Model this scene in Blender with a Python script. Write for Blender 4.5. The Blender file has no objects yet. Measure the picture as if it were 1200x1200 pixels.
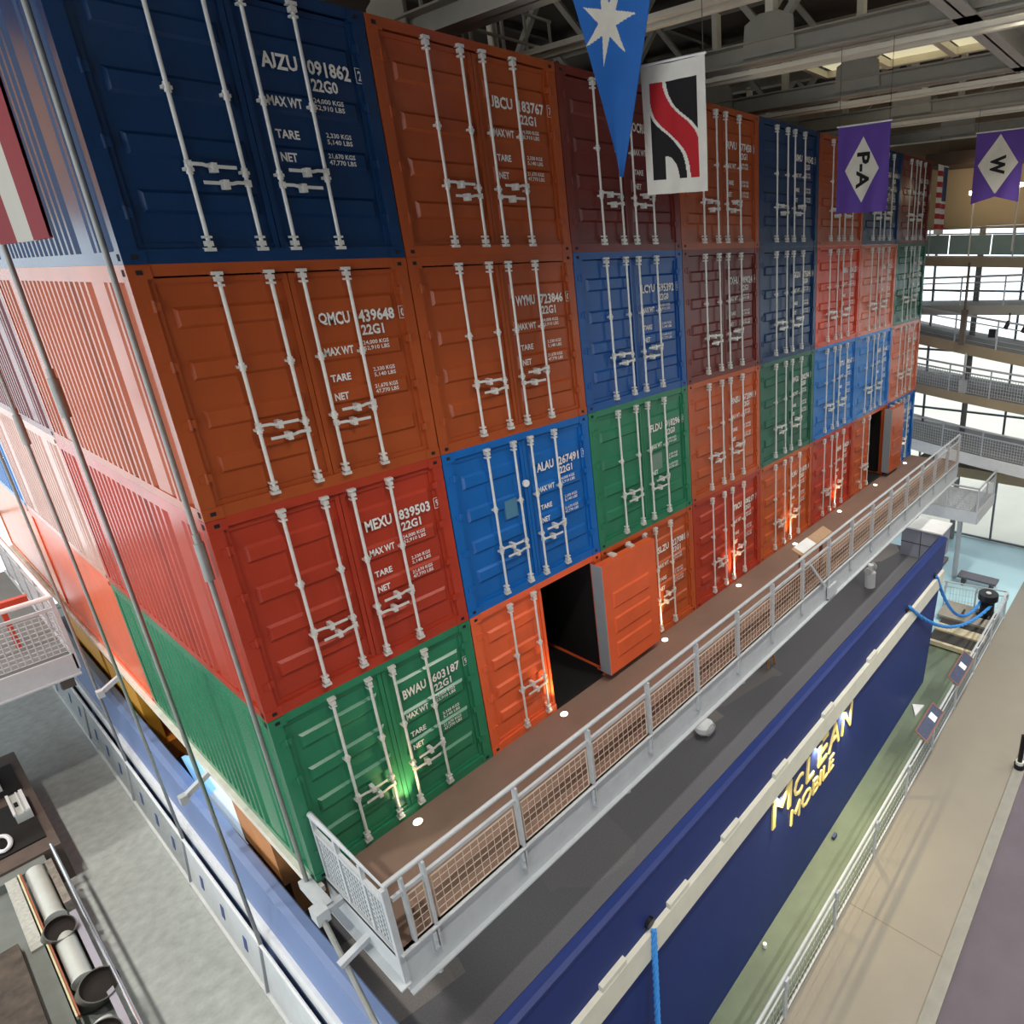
import bpy, bmesh, math, random
from mathutils import Vector, Matrix
random.seed(7)
S = bpy.context.scene
COL = S.collection
PI = math.pi
rad = math.radians

# ------------------------------------------------------------------ camera, sky, exposure
cd = bpy.data.cameras.new('camera')
cam = bpy.data.objects.new('camera', cd)
COL.objects.link(cam)
CX = Vector((0.58306, -0.81201, -0.02571)); CY = Vector((-0.28495, -0.17447, -0.94253)); CZ = Vector((0.76087, 0.55688, -0.33311))
cam.matrix_world = Matrix(((CX.x, -CY.x, -CZ.x, -1.818), (CX.y, -CY.y, -CZ.y, -7.657), (CX.z, -CY.z, -CZ.z, 7.310), (0, 0, 0, 1)))
cd.sensor_fit = 'HORIZONTAL'; cd.sensor_width = 36.0
cd.lens = 761.583 / 1200 * 36
cd.shift_x = -(839.343 - 600) / 1200
cd.shift_y = (560.820 - 600) / 1200
cd.clip_start = 0.05; cd.clip_end = 500
S.camera = cam

w = bpy.data.worlds.new('world'); S.world = w; w.use_nodes = True
bg = w.node_tree.nodes['Background']
bg.inputs[0].default_value = (0.93, 0.97, 1.0, 1)
bg.inputs[1].default_value = 1.4
S.view_settings.view_transform = 'Standard'
S.view_settings.look = 'None'
S.view_settings.gamma = 1.0
S.view_settings.use_curve_mapping = False
S.view_settings.exposure = 0.55
S.cycles.max_bounces = 8
S.cycles.diffuse_bounces = 4
S.cycles.transparent_max_bounces = 16
S.cycles.caustics_reflective = False
S.cycles.caustics_refractive = False
S.cycles.sample_clamp_indirect = 6.0


def area(name, loc, rot, sx, sy, power, color=(1, 1, 1)):
    l = bpy.data.lights.new(name, 'AREA'); l.shape = 'RECTANGLE'; l.size = sx; l.size_y = sy
    l.energy = power; l.color = color
    o = bpy.data.objects.new(name, l); COL.objects.link(o); o.location = loc; o.rotation_euler = rot
    return o


def spot(name, loc, target, power, color, size=60, blend=0.6, r=0.03):
    l = bpy.data.lights.new(name, 'SPOT'); l.energy = power; l.color = color
    l.spot_size = rad(size); l.spot_blend = blend; l.shadow_soft_size = r
    o = bpy.data.objects.new(name, l); COL.objects.link(o); o.location = loc
    o.rotation_euler = (Vector(target) - Vector(loc)).to_track_quat('-Z', 'Y').to_euler()
    return o


ADDED_LAMPS = [(1.5, -5.4), (6.0, -5.4), (10.5, -5.4), (15.0, -5.4), (19.5, -5.6), (2.0, -13.5), (7.5, -13.5), (13.0, -13.5), (18.5, -13.5), (24.0, -13.5), (-4.5, 2.0), (-4.5, 7.5), (-4.5, 13.0)]  # unseen lamps, added to brighten the floors and lower container rows
for lx, ly in ADDED_LAMPS: spot('added_hall_light', (lx, ly, 11.36), (lx, ly, 0), (1800 if ly > -10 else 3400) if lx > 0 else 2300, (1.0, 0.95, 0.87), 118, 0.9, 0.35)
for lx, ly in ADDED_LAMPS[:5]: area('added_roof_uplight', (lx, ly, 11.56), (PI, 0, 0), 2.2, 0.4, 45, (1.0, 0.93, 0.8))  # added upward light that brightens the roof steel
spot('added_wall_light', (-3.0, 15.0, 11.0), (-2.5, 20, 10.2), 900, (1.0, 0.75, 0.4), 100, 0.8, 0.2)  # unseen warm light, added to brighten the gold wall
for ly in (-0.4, -1.9, -5.0): spot('wall_spot_beam', (24.2, ly, 9.1), (27, ly - 0.3, 8.9), 80, (1.0, 0.82, 0.52), 130, 0.9, 0.1)

# ------------------------------------------------------------------ materials
def lin(h):
    h = h.lstrip('#'); c = [int(h[i:i + 2], 16) / 255 for i in (0, 2, 4)]
    return tuple(((x + 0.055) / 1.055) ** 2.4 if x > 0.04045 else x / 12.92 for x in c)


MATS = {}


def mat(name, hexc, rough=0.5, metal=0.0, var=0.12, scale=3.0, bump=0.0, emit=None, estr=0.0, spec=0.5):
    if name in MATS: return MATS[name]
    m = bpy.data.materials.new(name); m.use_nodes = True
    nt = m.node_tree; b = nt.nodes['Principled BSDF']
    c = lin(hexc)
    b.inputs['Roughness'].default_value = rough
    b.inputs['Metallic'].default_value = metal
    b.inputs['Specular IOR Level'].default_value = spec
    if var > 0:
        tc = nt.nodes.new('ShaderNodeTexCoord'); n = nt.nodes.new('ShaderNodeTexNoise')
        n.inputs['Scale'].default_value = scale; n.inputs['Detail'].default_value = 5; n.inputs['Roughness'].default_value = 0.6
        r = nt.nodes.new('ShaderNodeValToRGB')
        r.color_ramp.elements[0].position = 0.3; r.color_ramp.elements[1].position = 0.7
        r.color_ramp.elements[0].color = (*[x * (1 - var) for x in c], 1)
        r.color_ramp.elements[1].color = (*[min(1, x * (1 + var)) for x in c], 1)
        nt.links.new(tc.outputs['Object'], n.inputs['Vector']); nt.links.new(n.outputs['Fac'], r.inputs[0])
        nt.links.new(r.outputs[0], b.inputs['Base Color'])
        if bump > 0:
            bp = nt.nodes.new('ShaderNodeBump'); bp.inputs['Strength'].default_value = bump; bp.inputs['Distance'].default_value = 0.01
            nt.links.new(n.outputs['Fac'], bp.inputs['Height']); nt.links.new(bp.outputs[0], b.inputs['Normal'])
    else:
        b.inputs['Base Color'].default_value = (*c, 1)
    if emit:
        b.inputs['Emission Color'].default_value = (*lin(emit), 1); b.inputs['Emission Strength'].default_value = estr
    MATS[name] = m
    return m


def glass_mat():
    m = bpy.data.materials.new('window_glass'); m.use_nodes = True; nt = m.node_tree
    nt.nodes.remove(nt.nodes['Principled BSDF']); out = nt.nodes['Material Output']
    t = nt.nodes.new('ShaderNodeBsdfTransparent'); t.inputs[0].default_value = (0.95, 0.98, 0.99, 1)
    g = nt.nodes.new('ShaderNodeBsdfGlossy'); g.inputs['Roughness'].default_value = 0.05
    f = nt.nodes.new('ShaderNodeFresnel'); f.inputs[0].default_value = 1.2
    mx = nt.nodes.new('ShaderNodeMixShader')
    nt.links.new(f.outputs[0], mx.inputs[0]); nt.links.new(t.outputs[0], mx.inputs[1]); nt.links.new(g.outputs[0], mx.inputs[2])
    nt.links.new(mx.outputs[0], out.inputs[0])
    return m


def tile_mat(name, ha, hb, size, rough=0.9, thr=0.62):
    """carpet laid in square tiles of two or three greys"""
    m = bpy.data.materials.new(name); m.use_nodes = True; nt = m.node_tree; b = nt.nodes['Principled BSDF']
    b.inputs['Roughness'].default_value = rough
    tc = nt.nodes.new('ShaderNodeTexCoord')
    mp = nt.nodes.new('ShaderNodeMapping'); mp.inputs['Rotation'].default_value = (0, 0, rad(12))
    br = nt.nodes.new('ShaderNodeTexVoronoi'); br.distance = 'CHEBYCHEV'; br.inputs['Scale'].default_value = 1 / size
    br.inputs['Randomness'].default_value = 0.45
    r = nt.nodes.new('ShaderNodeValToRGB'); r.color_ramp.interpolation = 'LINEAR'
    a, c = lin(ha), lin(hb)
    r.color_ramp.elements[0].position = thr; r.color_ramp.elements[0].color = (*a, 1)
    r.color_ramp.elements[1].position = min(1, thr + 0.3); r.color_ramp.elements[1].color = (*c, 1)
    n = nt.nodes.new('ShaderNodeTexNoise'); n.inputs['Scale'].default_value = 40; n.inputs['Detail'].default_value = 3
    mx = nt.nodes.new('ShaderNodeMixRGB'); mx.blend_type = 'MULTIPLY'; mx.inputs[0].default_value = 0.5
    nt.links.new(tc.outputs['Object'], mp.inputs[0]); nt.links.new(mp.outputs[0], br.inputs['Vector'])
    nt.links.new(br.outputs['Color'], r.inputs[0]); nt.links.new(tc.outputs['Object'], n.inputs['Vector'])
    nt.links.new(r.outputs[0], mx.inputs[1]); nt.links.new(n.outputs['Fac'], mx.inputs[2])
    nt.links.new(mx.outputs[0], b.inputs['Base Color'])
    return m


STEEL = mat('galvanised_paint', '#b9bec2', 0.45, 0.0, 0.06, 6)
BAR = mat('zinc_bar', '#d9d9d4', 0.38, 0.15, 0.08, 12)
DARK = mat('black_hole', '#0b0b0c', 0.8, 0, 0)
WHITE = mat('white_paint', '#e6e8e8', 0.5, 0, 0.05, 4)
LETTER = mat('white_stencil', '#e4e4de', 0.6, 0, 0.08, 30)
SHADELIN = mat('black_shade_liner', '#0a0808', 0.95, 0, 0.1, 4)  # black for the sheets that darken the open containers
ROPE = mat('blue_rope', '#3c90e0', 0.7, 0, 0.15, 60, 0.4)
BEAM = mat('roof_steel', '#a9a599', 0.6, 0, 0.1, 2)
BEAMC = mat('cream_steel', '#efe9d6', 0.6, 0, 0.06, 2)
BEAMD = mat('dark_steel', '#4b4640', 0.7, 0, 0.15, 2)
ROD = mat('rod_steel', '#8d8f8c', 0.45, 0.3, 0.1, 8)
GLASS = glass_mat()


# ------------------------------------------------------------------ mesh helpers
class MB:
    def __init__(s): s.v = []; s.f = []; s.m = []

    def quad(s, a, b, c, d, mi=0):
        n = len(s.v); s.v += [tuple(a), tuple(b), tuple(c), tuple(d)]; s.f.append((n, n + 1, n + 2, n + 3)); s.m.append(mi)
        return s

    def box(s, x0, x1, y0, y1, z0, z1, mi=0):
        n = len(s.v)
        s.v += [(x0, y0, z0), (x1, y0, z0), (x1, y1, z0), (x0, y1, z0), (x0, y0, z1), (x1, y0, z1), (x1, y1, z1), (x0, y1, z1)]
        for q in ((3, 2, 1, 0), (4, 5, 6, 7), (0, 1, 5, 4), (1, 2, 6, 5), (2, 3, 7, 6), (3, 0, 4, 7)):
            s.f.append(tuple(n + i for i in q)); s.m.append(mi)
        return s

    def bar(s, a, b, wd, ht=None, mi=0, up=(0, 0, 1)):
        """rectangular bar from a to b"""
        a, b = Vector(a), Vector(b); d = (b - a).normalized(); ht = ht or wd
        u = Vector(up)
        if abs(d.dot(u)) > 0.98: u = Vector((0, 1, 0))
        x = d.cross(u).normalized(); y = x.cross(d).normalized()
        n = len(s.v)
        for p in (a, b):
            for i, j in ((-1, -1), (1, -1), (1, 1), (-1, 1)):
                s.v.append(tuple(p + x * (i * wd / 2) + y * (j * ht / 2)))
        for q in ((0, 1, 2, 3), (7, 6, 5, 4), (0, 4, 5, 1), (1, 5, 6, 2), (2, 6, 7, 3), (3, 7, 4, 0)):
            s.f.append(tuple(n + i for i in q)); s.m.append(mi)
        return s

    def tube(s, pts, r, k=8, mi=0, cap=True):
        pts = [Vector(p) for p in pts]; n0 = len(s.v)
        rs = r if isinstance(r, (list, tuple)) else [r] * len(pts)
        prev = None
        for i, p in enumerate(pts):
            d = (pts[min(i + 1, len(pts) - 1)] - pts[max(i - 1, 0)])
            if d.length < 1e-9: d = Vector((0, 0, 1))
            d.normalize()
            if prev is None:
                u = Vector((0, 0, 1)) if abs(d.z) < 0.9 else Vector((1, 0, 0))
                x = d.cross(u).normalized()
            else:
                x = (prev - d * prev.dot(d)).normalized()
            prev = x; y = d.cross(x)
            for j in range(k):
                a = 2 * PI * j / k
                s.v.append(tuple(p + (x * math.cos(a) + y * math.sin(a)) * rs[i]))
        for i in range(len(pts) - 1):
            for j in range(k):
                s.f.append((n0 + i * k + j, n0 + i * k + (j + 1) % k, n0 + (i + 1) * k + (j + 1) % k, n0 + (i + 1) * k + j)); s.m.append(mi)
        if cap:
            s.f.append(tuple(n0 + j for j in range(k))[::-1]); s.m.append(mi)
            e = n0 + (len(pts) - 1) * k
            s.f.append(tuple(e + j for j in range(k))); s.m.append(mi)
        return s

    def cyl(s, c0, c1, r, k=16, mi=0): return s.tube([c0, c1], r, k, mi)

    def prism(s, poly, fn0, fn1, mi=0):
        """closed 2D outline swept between two mappings"""
        n = len(s.v); k = len(poly)
        s.v += [tuple(fn0(*p)) for p in poly] + [tuple(fn1(*p)) for p in poly]
        s.f.append(tuple(range(n, n + k))[::-1]); s.m.append(mi)
        s.f.append(tuple(range(n + k, n + 2 * k))); s.m.append(mi)
        for i in range(k):
            j = (i + 1) % k
            s.f.append((n + i, n + j, n + k + j, n + k + i)); s.m.append(mi)
        return s

    def mesh(s, name):
        me = bpy.data.meshes.new(name); me.from_pydata(s.v, [], s.f); me.update()
        me.polygons.foreach_set('material_index', s.m)
        return me

    def build(s, name, mats, parent=None, smooth=False, normals=True):
        me = s.mesh(name)
        for m in (mats if isinstance(mats, (list, tuple)) else [mats]): me.materials.append(m)
        if normals:
            bm = bmesh.new(); bm.from_mesh(me); bmesh.ops.recalc_face_normals(bm, faces=bm.faces); bm.to_mesh(me); bm.free()
        if smooth:
            me.polygons.foreach_set('use_smooth', [True] * len(me.polygons))
            me.set_sharp_from_angle(angle=rad(40))
        return link(name, me, parent)


def link(name, me, parent=None):
    o = bpy.data.objects.new(name, me); COL.objects.link(o)
    if parent is not None: o.parent = parent
    return o


def inst(name, me, parent, loc=(0, 0, 0), m=None, rotz=0.0):
    o = link(name, me, parent); o.location = loc; o.rotation_euler = (0, 0, rotz)
    if m is not None:
        o.material_slots[0].link = 'OBJECT'; o.material_slots[0].material = m
    return o


def tag(o, label, cat, group=None):
    o['label'] = label; o['category'] = cat
    if group: o['group'] = group
    return o


def thing(name, label, cat, loc=(0, 0, 0), group=None, rotz=0.0):
    o = bpy.data.objects.new(name, None); COL.objects.link(o); o.location = loc; o.rotation_euler = (0, 0, rotz)
    o.empty_display_size = 0.1
    return tag(o, label, cat, group)


def struct(o): o['kind'] = 'structure'; return o


def copy_tree(o, parent=None):
    c = o.copy(); COL.objects.link(c)
    if parent is not None: c.parent = parent
    for ch in list(o.children): copy_tree(ch, c)
    return c


# text -> normalised 2D triangles/quads in the unit box
TXT = {}


def text2d(s, bold=0.012):
    if (s, bold) in TXT: return TXT[(s, bold)]
    cu = bpy.data.curves.new('t', 'FONT'); cu.body = s; cu.resolution_u = 2; cu.offset = bold; cu.size = 1
    o = bpy.data.objects.new('t', cu); COL.objects.link(o)
    dg = bpy.context.evaluated_depsgraph_get(); dg.update()
    me = o.evaluated_get(dg).to_mesh()
    vs = [(v.co.x, v.co.y) for v in me.vertices]; fs = [tuple(p.vertices) for p in me.polygons]
    o.evaluated_get(dg).to_mesh_clear()
    bpy.data.objects.remove(o); bpy.data.curves.remove(cu)
    # letters that hang below the line (J, Q) are set on it, as on the stencils
    par = list(range(len(vs)))

    def root(i):
        while par[i] != i: i = par[i]
        return i
    for f in fs:
        for i in f[1:]: par[root(i)] = root(f[0])
    grp = {}
    for i in range(len(vs)): grp.setdefault(root(i), []).append(i)
    for ids in grp.values():
        lo = min(vs[i][1] for i in ids); hi = max(vs[i][1] for i in ids)
        if lo < -0.04 and hi > 0.5:
            for i in ids: vs[i] = (vs[i][0], (vs[i][1] - lo) / (hi - lo) * hi)
    x0 = min(v[0] for v in vs); x1 = max(v[0] for v in vs); y0 = min(v[1] for v in vs); y1 = max(v[1] for v in vs)
    r = ([((x - x0) / (x1 - x0), (y - y0) / max(1e-6, y1 - y0)) for x, y in vs], fs)
    TXT[(s, bold)] = r
    return r


def put_text(mb, s, fn, bold=0.012, mi=0):
    vs, fs = text2d(s, bold); n = len(mb.v)
    mb.v += [tuple(fn(u, v)) for u, v in vs]
    for f in fs: mb.f.append(tuple(n + i for i in f)); mb.m.append(mi)


# ------------------------------------------------------------------ the setting
W, H, L = 2.598, 2.4374, 6.06
ZG = -5.5      # quay floor
ZC = -3.3      # carpet at the ship's left side
ZD = -2.65     # ship's deck
ZR = 13.3      # roof

tan = mat('tan_floor', '#857f73', 0.55, 0, 0.07, 0.6)
struct(MB().box(-16, 27, -5.86, -3.9, ZG - 0.3, ZG).build('floor', tan))
struct(MB().box(-16, 27, -3.9, -1.2, ZG - 0.3, ZG - 0.004).build('floor', mat('green_floor', '#667360', 0.6, 0, 0.18, 0.9)))
struct(MB().box(17.6, 27, -3.9, 20, ZG - 0.3, ZG + 0.0).build('floor', mat('pale_blue_floor', '#b4dbe4', 0.5, 0, 0.05, 0.8)))
struct(MB().box(-16, 27, -6.12, -5.86, ZG - 0.3, ZG + 0.06).build('trim_1', mat('grey_kerb', '#85847c', 0.7, 0, 0.08, 4)))
struct(MB().box(-16, 27, -24, -6.12, ZG - 0.3, ZG).build('floor', mat('mauve_carpet', '#5f5860', 0.95, 0, 0.12, 0.9)))
struct(MB().box(-16, -0.5, -5.0, 20, ZC - 0.2, ZC).build('floor', mat('grey_carpet', '#b2b8b4', 0.95, 0, 0.14, 6, 0.4)))
struct(MB().box(-16, -0.5, -5.0, -4.9, ZG, ZC).build('wall_low', mat('grey_render', '#777a78', 0.9)))
for x, wd in ((7.5, 0.02),):
    struct(MB().box(x, x + wd, -5.86, -3.96, ZG, ZG + 0.002).build('trim_2', mat('joint', '#7a705e', 0.8, 0, 0)))
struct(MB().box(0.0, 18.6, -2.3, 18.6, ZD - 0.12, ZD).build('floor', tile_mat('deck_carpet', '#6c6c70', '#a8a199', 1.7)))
struct(MB().box(-16, 27.4, -24, 20.2, ZR, ZR + 0.3).build('ceiling', mat('brown_ceiling', '#4e433c', 0.9, 0, 0.1, 0.5)))
struct(MB().box(1.0, 27.2, 20.0, 20.3, -5.8, ZR).build('wall_back', mat('brown_wall', '#5a4a3e', 0.9, 0, 0.1, 0.5)))
struct(MB().box(-16, 1.0, 20.0, 20.3, 8.6, ZR).build('wall_back', mat('gold_wall', '#c79a52', 0.8, 0, 0.06, 0.7)))
struct(MB().box(-16, 1.0, 20.0, 20.3, -5.8, ZC + 0.4).build('wall_back', mat('grey_render', '#777a78', 0.9)))
struct(MB().box(27.0, 27.3, -24, 20, 7.9, ZR).build('wall_right', mat('tan_wall', '#a8957a', 0.8, 0, 0.08, 0.4)))
struct(MB().box(27.3, 90, -60, 60, ZG - 0.6, ZG - 0.1).build('ground', mat('pale_paving', '#cfcabc', 0.9, 0, 0.1, 0.3)))


struct(MB().box(-16, 27.3, -24.3, -24, ZG - 0.3, ZR).build('wall_front_blocker', mat('blocker_wall', '#8d8a84', 0.9, 0, 0.08, 0.4)))  # unseen wall, added to block daylight from the front


def window(n, horiz, vert, fixed, axis, a0, a1, z0, z1, m):
    """glazed wall: frame of mullions with the glass as its part"""
    f = MB()
    for a in vert:
        if axis == 'x': f.box(fixed - 0.06, fixed + 0.06, a - 0.04, a + 0.04, z0, z1)
        else: f.box(a - 0.04, a + 0.04, fixed - 0.06, fixed + 0.06, z0, z1)
    for z in horiz:
        if axis == 'x': f.box(fixed - 0.05, fixed + 0.05, a0, a1, z - 0.04, z + 0.04)
        else: f.box(a0, a1, fixed - 0.05, fixed + 0.05, z - 0.04, z + 0.04)
    o = struct(f.build('window_%d' % n, m))
    g = MB()
    if axis == 'x': g.box(fixed - 0.01, fixed + 0.01, a0, a1, z0, z1)
    else: g.box(a0, a1, fixed - 0.01, fixed + 0.01, z0, z1)
    g.build('glass_pane', GLASS, o)
    return o


MULL = mat('window_frame', '#6d767c', 0.5, 0.2, 0.05)
window(1, [ZG + 0.05, -2.2, 0.3, 2.9, 5.4, 7.85], [1.7 - 1.75 * i for i in range(14)], 27.1, 'x', -24, 20, ZG, 7.9, MULL)
window(2, [ZC + 0.5, 0.5, 3.2, 5.9, 8.5], [-15.8 + 2.1 * i for i in range(9)], 20.1, 'y', -16, 1.0, ZC + 0.4, 8.6, MULL)

# ------------------------------------------------------------------ shipping containers
PAINT = {
    'orange': '#b5542b', 'rust': '#a44d25', 'red': '#aa3a26', 'maroon': '#6e2b26', 'navy': '#0f345e', 'blue': '#1463b0',
    'pale_blue': '#2a6fb5', 'green': '#2c7a58', 'dark_green': '#2c6250', 'coral': '#e0633a', 'salmon': '#c8735a', 'tomato': '#c2472a',
    'peach': '#e88850', 'pink': '#c0978a', 'slate': '#5a6a84', 'plum': '#6b3436', 'sky': '#3277bd', 'deep_blue': '#144f95'}
PM = {k: mat('paint_' + k, v, 0.27, 0.0, 0.10, 1.3, 0.03, spec=0.4) for k, v in PAINT.items()}
WORD = {'navy': 'dark blue', 'rust': 'rust orange', 'pale_blue': 'mid blue', 'dark_green': 'dark green', 'tomato': 'orange red', 'sky': 'light blue',
        'plum': 'plum red', 'slate': 'slate blue', 'deep_blue': 'deep blue'}


def side_profile(flat=False):
    """outline along y of a corrugated long side: list of (y, depth)"""
    if flat: return [(0.14, 0.02), (L - 0.14, 0.02)]
    p = [(0.14, 0.035)]
    y = 0.36

    def wave(y, n):
        out = []
        for _ in range(n):
            out += [(y, 0.035), (y + 0.035, 0.0), (y + 0.105, 0.0), (y + 0.14, 0.035), ]
            y += 0.212
        return out, y
    a, y = wave(y, 2); p += a
    p += [(y, 0.035), (y + 0.04, 0.008), (y + 0.46, 0.008), (y + 0.5, 0.035)]; y += 0.60
    a, y = wave(y, 16); p += a
    p += [(y, 0.035), (y + 0.04, 0.008), (y + 0.40, 0.008), (y + 0.44, 0.035)]; y += 0.50
    while y < L - 0.3:
        a, y = wave(y, 1); p += a
    p += [(L - 0.14, 0.035)]
    return p


def body_mesh(front_open, flat=False):
    b = MB(); x0, x1 = 0.008, W - 0.008; z1 = H - 0.001
    P = 0.13
    for xa, xb in ((x0, x0 + P), (x1 - P, x1)):
        b.box(xa, xb, 0, 0.14, 0, z1); b.box(xa, xb, L - 0.14, L - 0.01, 0, z1)
    for ya, yb in ((0, 0.14), (L - 0.14, L - 0.01)):
        b.box(x0 + P, (1.29 if front_open and ya == 0 else x1 - P), ya, yb, 0.0, 0.125); b.box(x0 + P, x1 - P, ya, yb, z1 - 0.105, z1)
    for xa, xb in ((x0, x0 + 0.07), (x1 - 0.07, x1)):
        b.box(xa, xb, 0.14, L - 0.14, 0, 0.11); b.box(xa, xb, 0.14, L - 0.14, z1 - 0.15, z1)
    pr = side_profile(flat); za, zb = 0.11, z1 - 0.15
    for (ya, da), (yb, db) in zip(pr[:-1], pr[1:]):
        b.quad((x0 + da, ya, za), (x0 + db, yb, za), (x0 + db, yb, zb), (x0 + da, ya, zb))
        b.quad((x1 - da, ya, za), (x1 - db, yb, za), (x1 - db, yb, zb), (x1 - da, ya, zb))
    b.box(x0 + 0.05, x1 - 0.05, 0.1, L - 0.1, z1 - 0.03, z1 - 0.01)
    b.box(x0 + 0.05, x1 - 0.05, 0.1, L - 0.1, 0.03, 0.06)
    b.box(x0 + P, x1 - P, L - 0.06, L - 0.03, 0.1, z1 - 0.1)
    me = b.mesh('container_body'); me.materials.append(PM['orange'])
    bm = bmesh.new(); bm.from_mesh(me); bmesh.ops.recalc_face_normals(bm, faces=bm.faces); bm.to_mesh(me); bm.free()
    return me


BODY = body_mesh(False); BODYF = body_mesh(False, True); BODYO = body_mesh(True)


def mk(b, name, mats):
    me = b.mesh(name)
    for m in mats: me.materials.append(m)
    bm = bmesh.new(); bm.from_mesh(me); bmesh.ops.recalc_face_normals(bm, faces=bm.faces); bm.to_mesh(me); bm.free()
    return me


def casting_mesh():
    b = MB().box(0, 0.178, -0.008, 0.17, 0, 0.118)
    b.box(0.065, 0.113, -0.012, -0.006, 0.04, 0.08, 1)
    b.box(-0.003, 0.002, 0.05, 0.11, 0.03, 0.088, 1)
    return mk(b, 'corner_casting', [PM['orange'], DARK])


def casting_mesh_r():
    b = MB().box(-0.178, 0, -0.008, 0.17, 0, 0.118)
    b.box(-0.113, -0.065, -0.012, -0.006, 0.04, 0.08, 1)
    return mk(b, 'corner_casting', [PM['orange'], DARK])


CAST, CASTR = casting_mesh(), casting_mesh_r()


def door_leaf(w0):
    """one door leaf, local x 0..w0, z 0..2.19, raised horizontal bands"""
    b = MB(); h = 2.19; y = 0.055; yr = 0.022
    b.box(0, w0, y, y + 0.05, 0, h)
    zs = [(0.30, 0.50), (0.76, 0.96), (1.24, 1.44), (1.73, 1.93)]
    xa, xb = 0.13, w0 - 0.09
    for z0, z1 in zs:
        a = [(xa, z0), (xb, z0), (xb, z1), (xa, z1)]
        c = [(xa + 0.03, z0 + 0.03), (xb - 0.03, z0 + 0.03), (xb - 0.03, z1 - 0.03), (xa + 0.03, z1 - 0.03)]
        for i in range(4):
            j = (i + 1) % 4
            b.quad((a[i][0], y, a[i][1]), (a[j][0], y, a[j][1]), (c[j][0], yr, c[j][1]), (c[i][0], yr, c[i][1]))
        b.quad(*[(p[0], yr, p[1]) for p in c])
    b.box(0.0, 0.05, 0.03, y, 0, h); b.box(w0 - 0.05, w0, 0.03, y, 0, h)
    b.box(0.0, w0, 0.035, y, 0, 0.05); b.box(0.0, w0, 0.035, y, h - 0.05, h)
    return b


LW = 1.157
DOORM = mk(door_leaf(LW), 'door', [PM['orange']])
hin = MB()
hin.box(-0.07, 0.04, -0.008, 0.034, -0.04, 0.04); hin.cyl((-0.01, -0.006, -0.055), (-0.01, -0.006, 0.055), 0.014, 8)
HZ = (0.3, 0.85, 1.4, 1.95)
HINGE = mk(hin, 'hinge', [PM['orange']])


def lock_bar():
    b = MB().cyl((0, 0, 0.11), (0, 0, 2.345), 0.0175, 10)
    for z in (0.115, 2.34):
        s = 1 if z < 1 else -1
        b.box(-0.042, 0.042, -0.025, 0.06, z - 0.016, z + 0.016)
        b.box(-0.028, 0.028, -0.03, 0.05, z + s * 0.03, z + s * 0.075)
        b.box(-0.034, 0.034, -0.02, 0.05, z + s * 0.10, z + s * 0.12)
    for z in (0.80, 1.45): b.box(-0.036, 0.036, -0.015, 0.055, z - 0.014, z + 0.014); b.cyl((0, 0, z - 0.04), (0, 0, z + 0.04), 0.027, 10)
    return mk(b, 'locking_bar', [BAR])


BARM = lock_bar()


def lever(sg):
    """handle running in +x (sg=1) or -x (sg=-1) from its bar"""
    b = MB()
    pts = [(0, -0.035, 0.0), (sg * 0.10, -0.04, 0.0), (sg * 0.14, -0.04, -0.012), (sg * 0.37, -0.04, -0.012)]
    for p, q in zip(pts[:-1], pts[1:]): b.bar(p, q, 0.012, 0.03)
    b.box(sg * 0.19 - 0.022, sg * 0.19 + 0.022, -0.055, 0.05, -0.062, 0.02)
    b.cyl((sg * 0.19, -0.058, -0.02), (sg * 0.19, -0.05, -0.02), 0.014, 10)
    b.box(-0.02, 0.025 * 1, -0.03, 0.02, -0.03, 0.03)
    return mk(b, 'door_handle', [BAR])


LEV = {1: lever(1), -1: lever(-1)}
BX = (0.67, 1.115, 1.42, 1.87)


def letters(code, num, chk, typ, par):
    y = 0.019

    def put(name, rows):
        b = MB()
        for t_, x0, x1, z0, z1 in rows: put_text(b, t_, lambda u, v: (x0 + u * (x1 - x0) - 1.303, y, z0 + v * (z1 - z0) - 0.125), 0.03 if z1 - z0 > 0.07 else 0.018)
        b.build(name, LETTER, par, normals=False); return b
    put('owner_code', [(code, 1.50, 1.83, 1.755, 1.895)])
    put('serial_number', [(num, 1.925, 2.345, 1.755, 1.895)])
    put('check_digit', [(chk, 2.430, 2.472, 1.78, 1.875)])
    b = MB()
    for (xa, xb, za, zb) in ((2.405, 2.411, 1.755, 1.9), (2.489, 2.495, 1.755, 1.9), (2.405, 2.495, 1.755, 1.761), (2.405, 2.495, 1.894, 1.9)):
        b.quad(*[(x - 1.303, y, z - 0.125) for x, z in ((xa, za), (xb, za), (xb, zb), (xa, zb))])
    b.build('digit_frame', LETTER, par, normals=False)
    put('type_code', [(typ, 1.93, 2.19, 1.612, 1.728)])
    put('weight_heading', [('MAX WT', 1.485, 1.80, 1.43, 1.52)])
    put('weight_heading', [('TARE', 1.49, 1.71, 1.145, 1.225)])
    put('weight_heading', [('NET', 1.49, 1.645, 0.935, 1.018)])
    for t1, t2, x0, x1, z in (('24,000 KGS', '52,910 LBS', 1.92, 2.22, 1.437), ('2,330 KGS', '5,140 LBS', 1.975, 2.235, 1.125), ('21,670 KGS', '47,770 LBS', 1.955, 2.235, 0.93)):
        put('weight_figures', [(t1, x0, x1, z + 0.062, z + 0.115), (t2, x0, x1, z, z + 0.053)])


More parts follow.
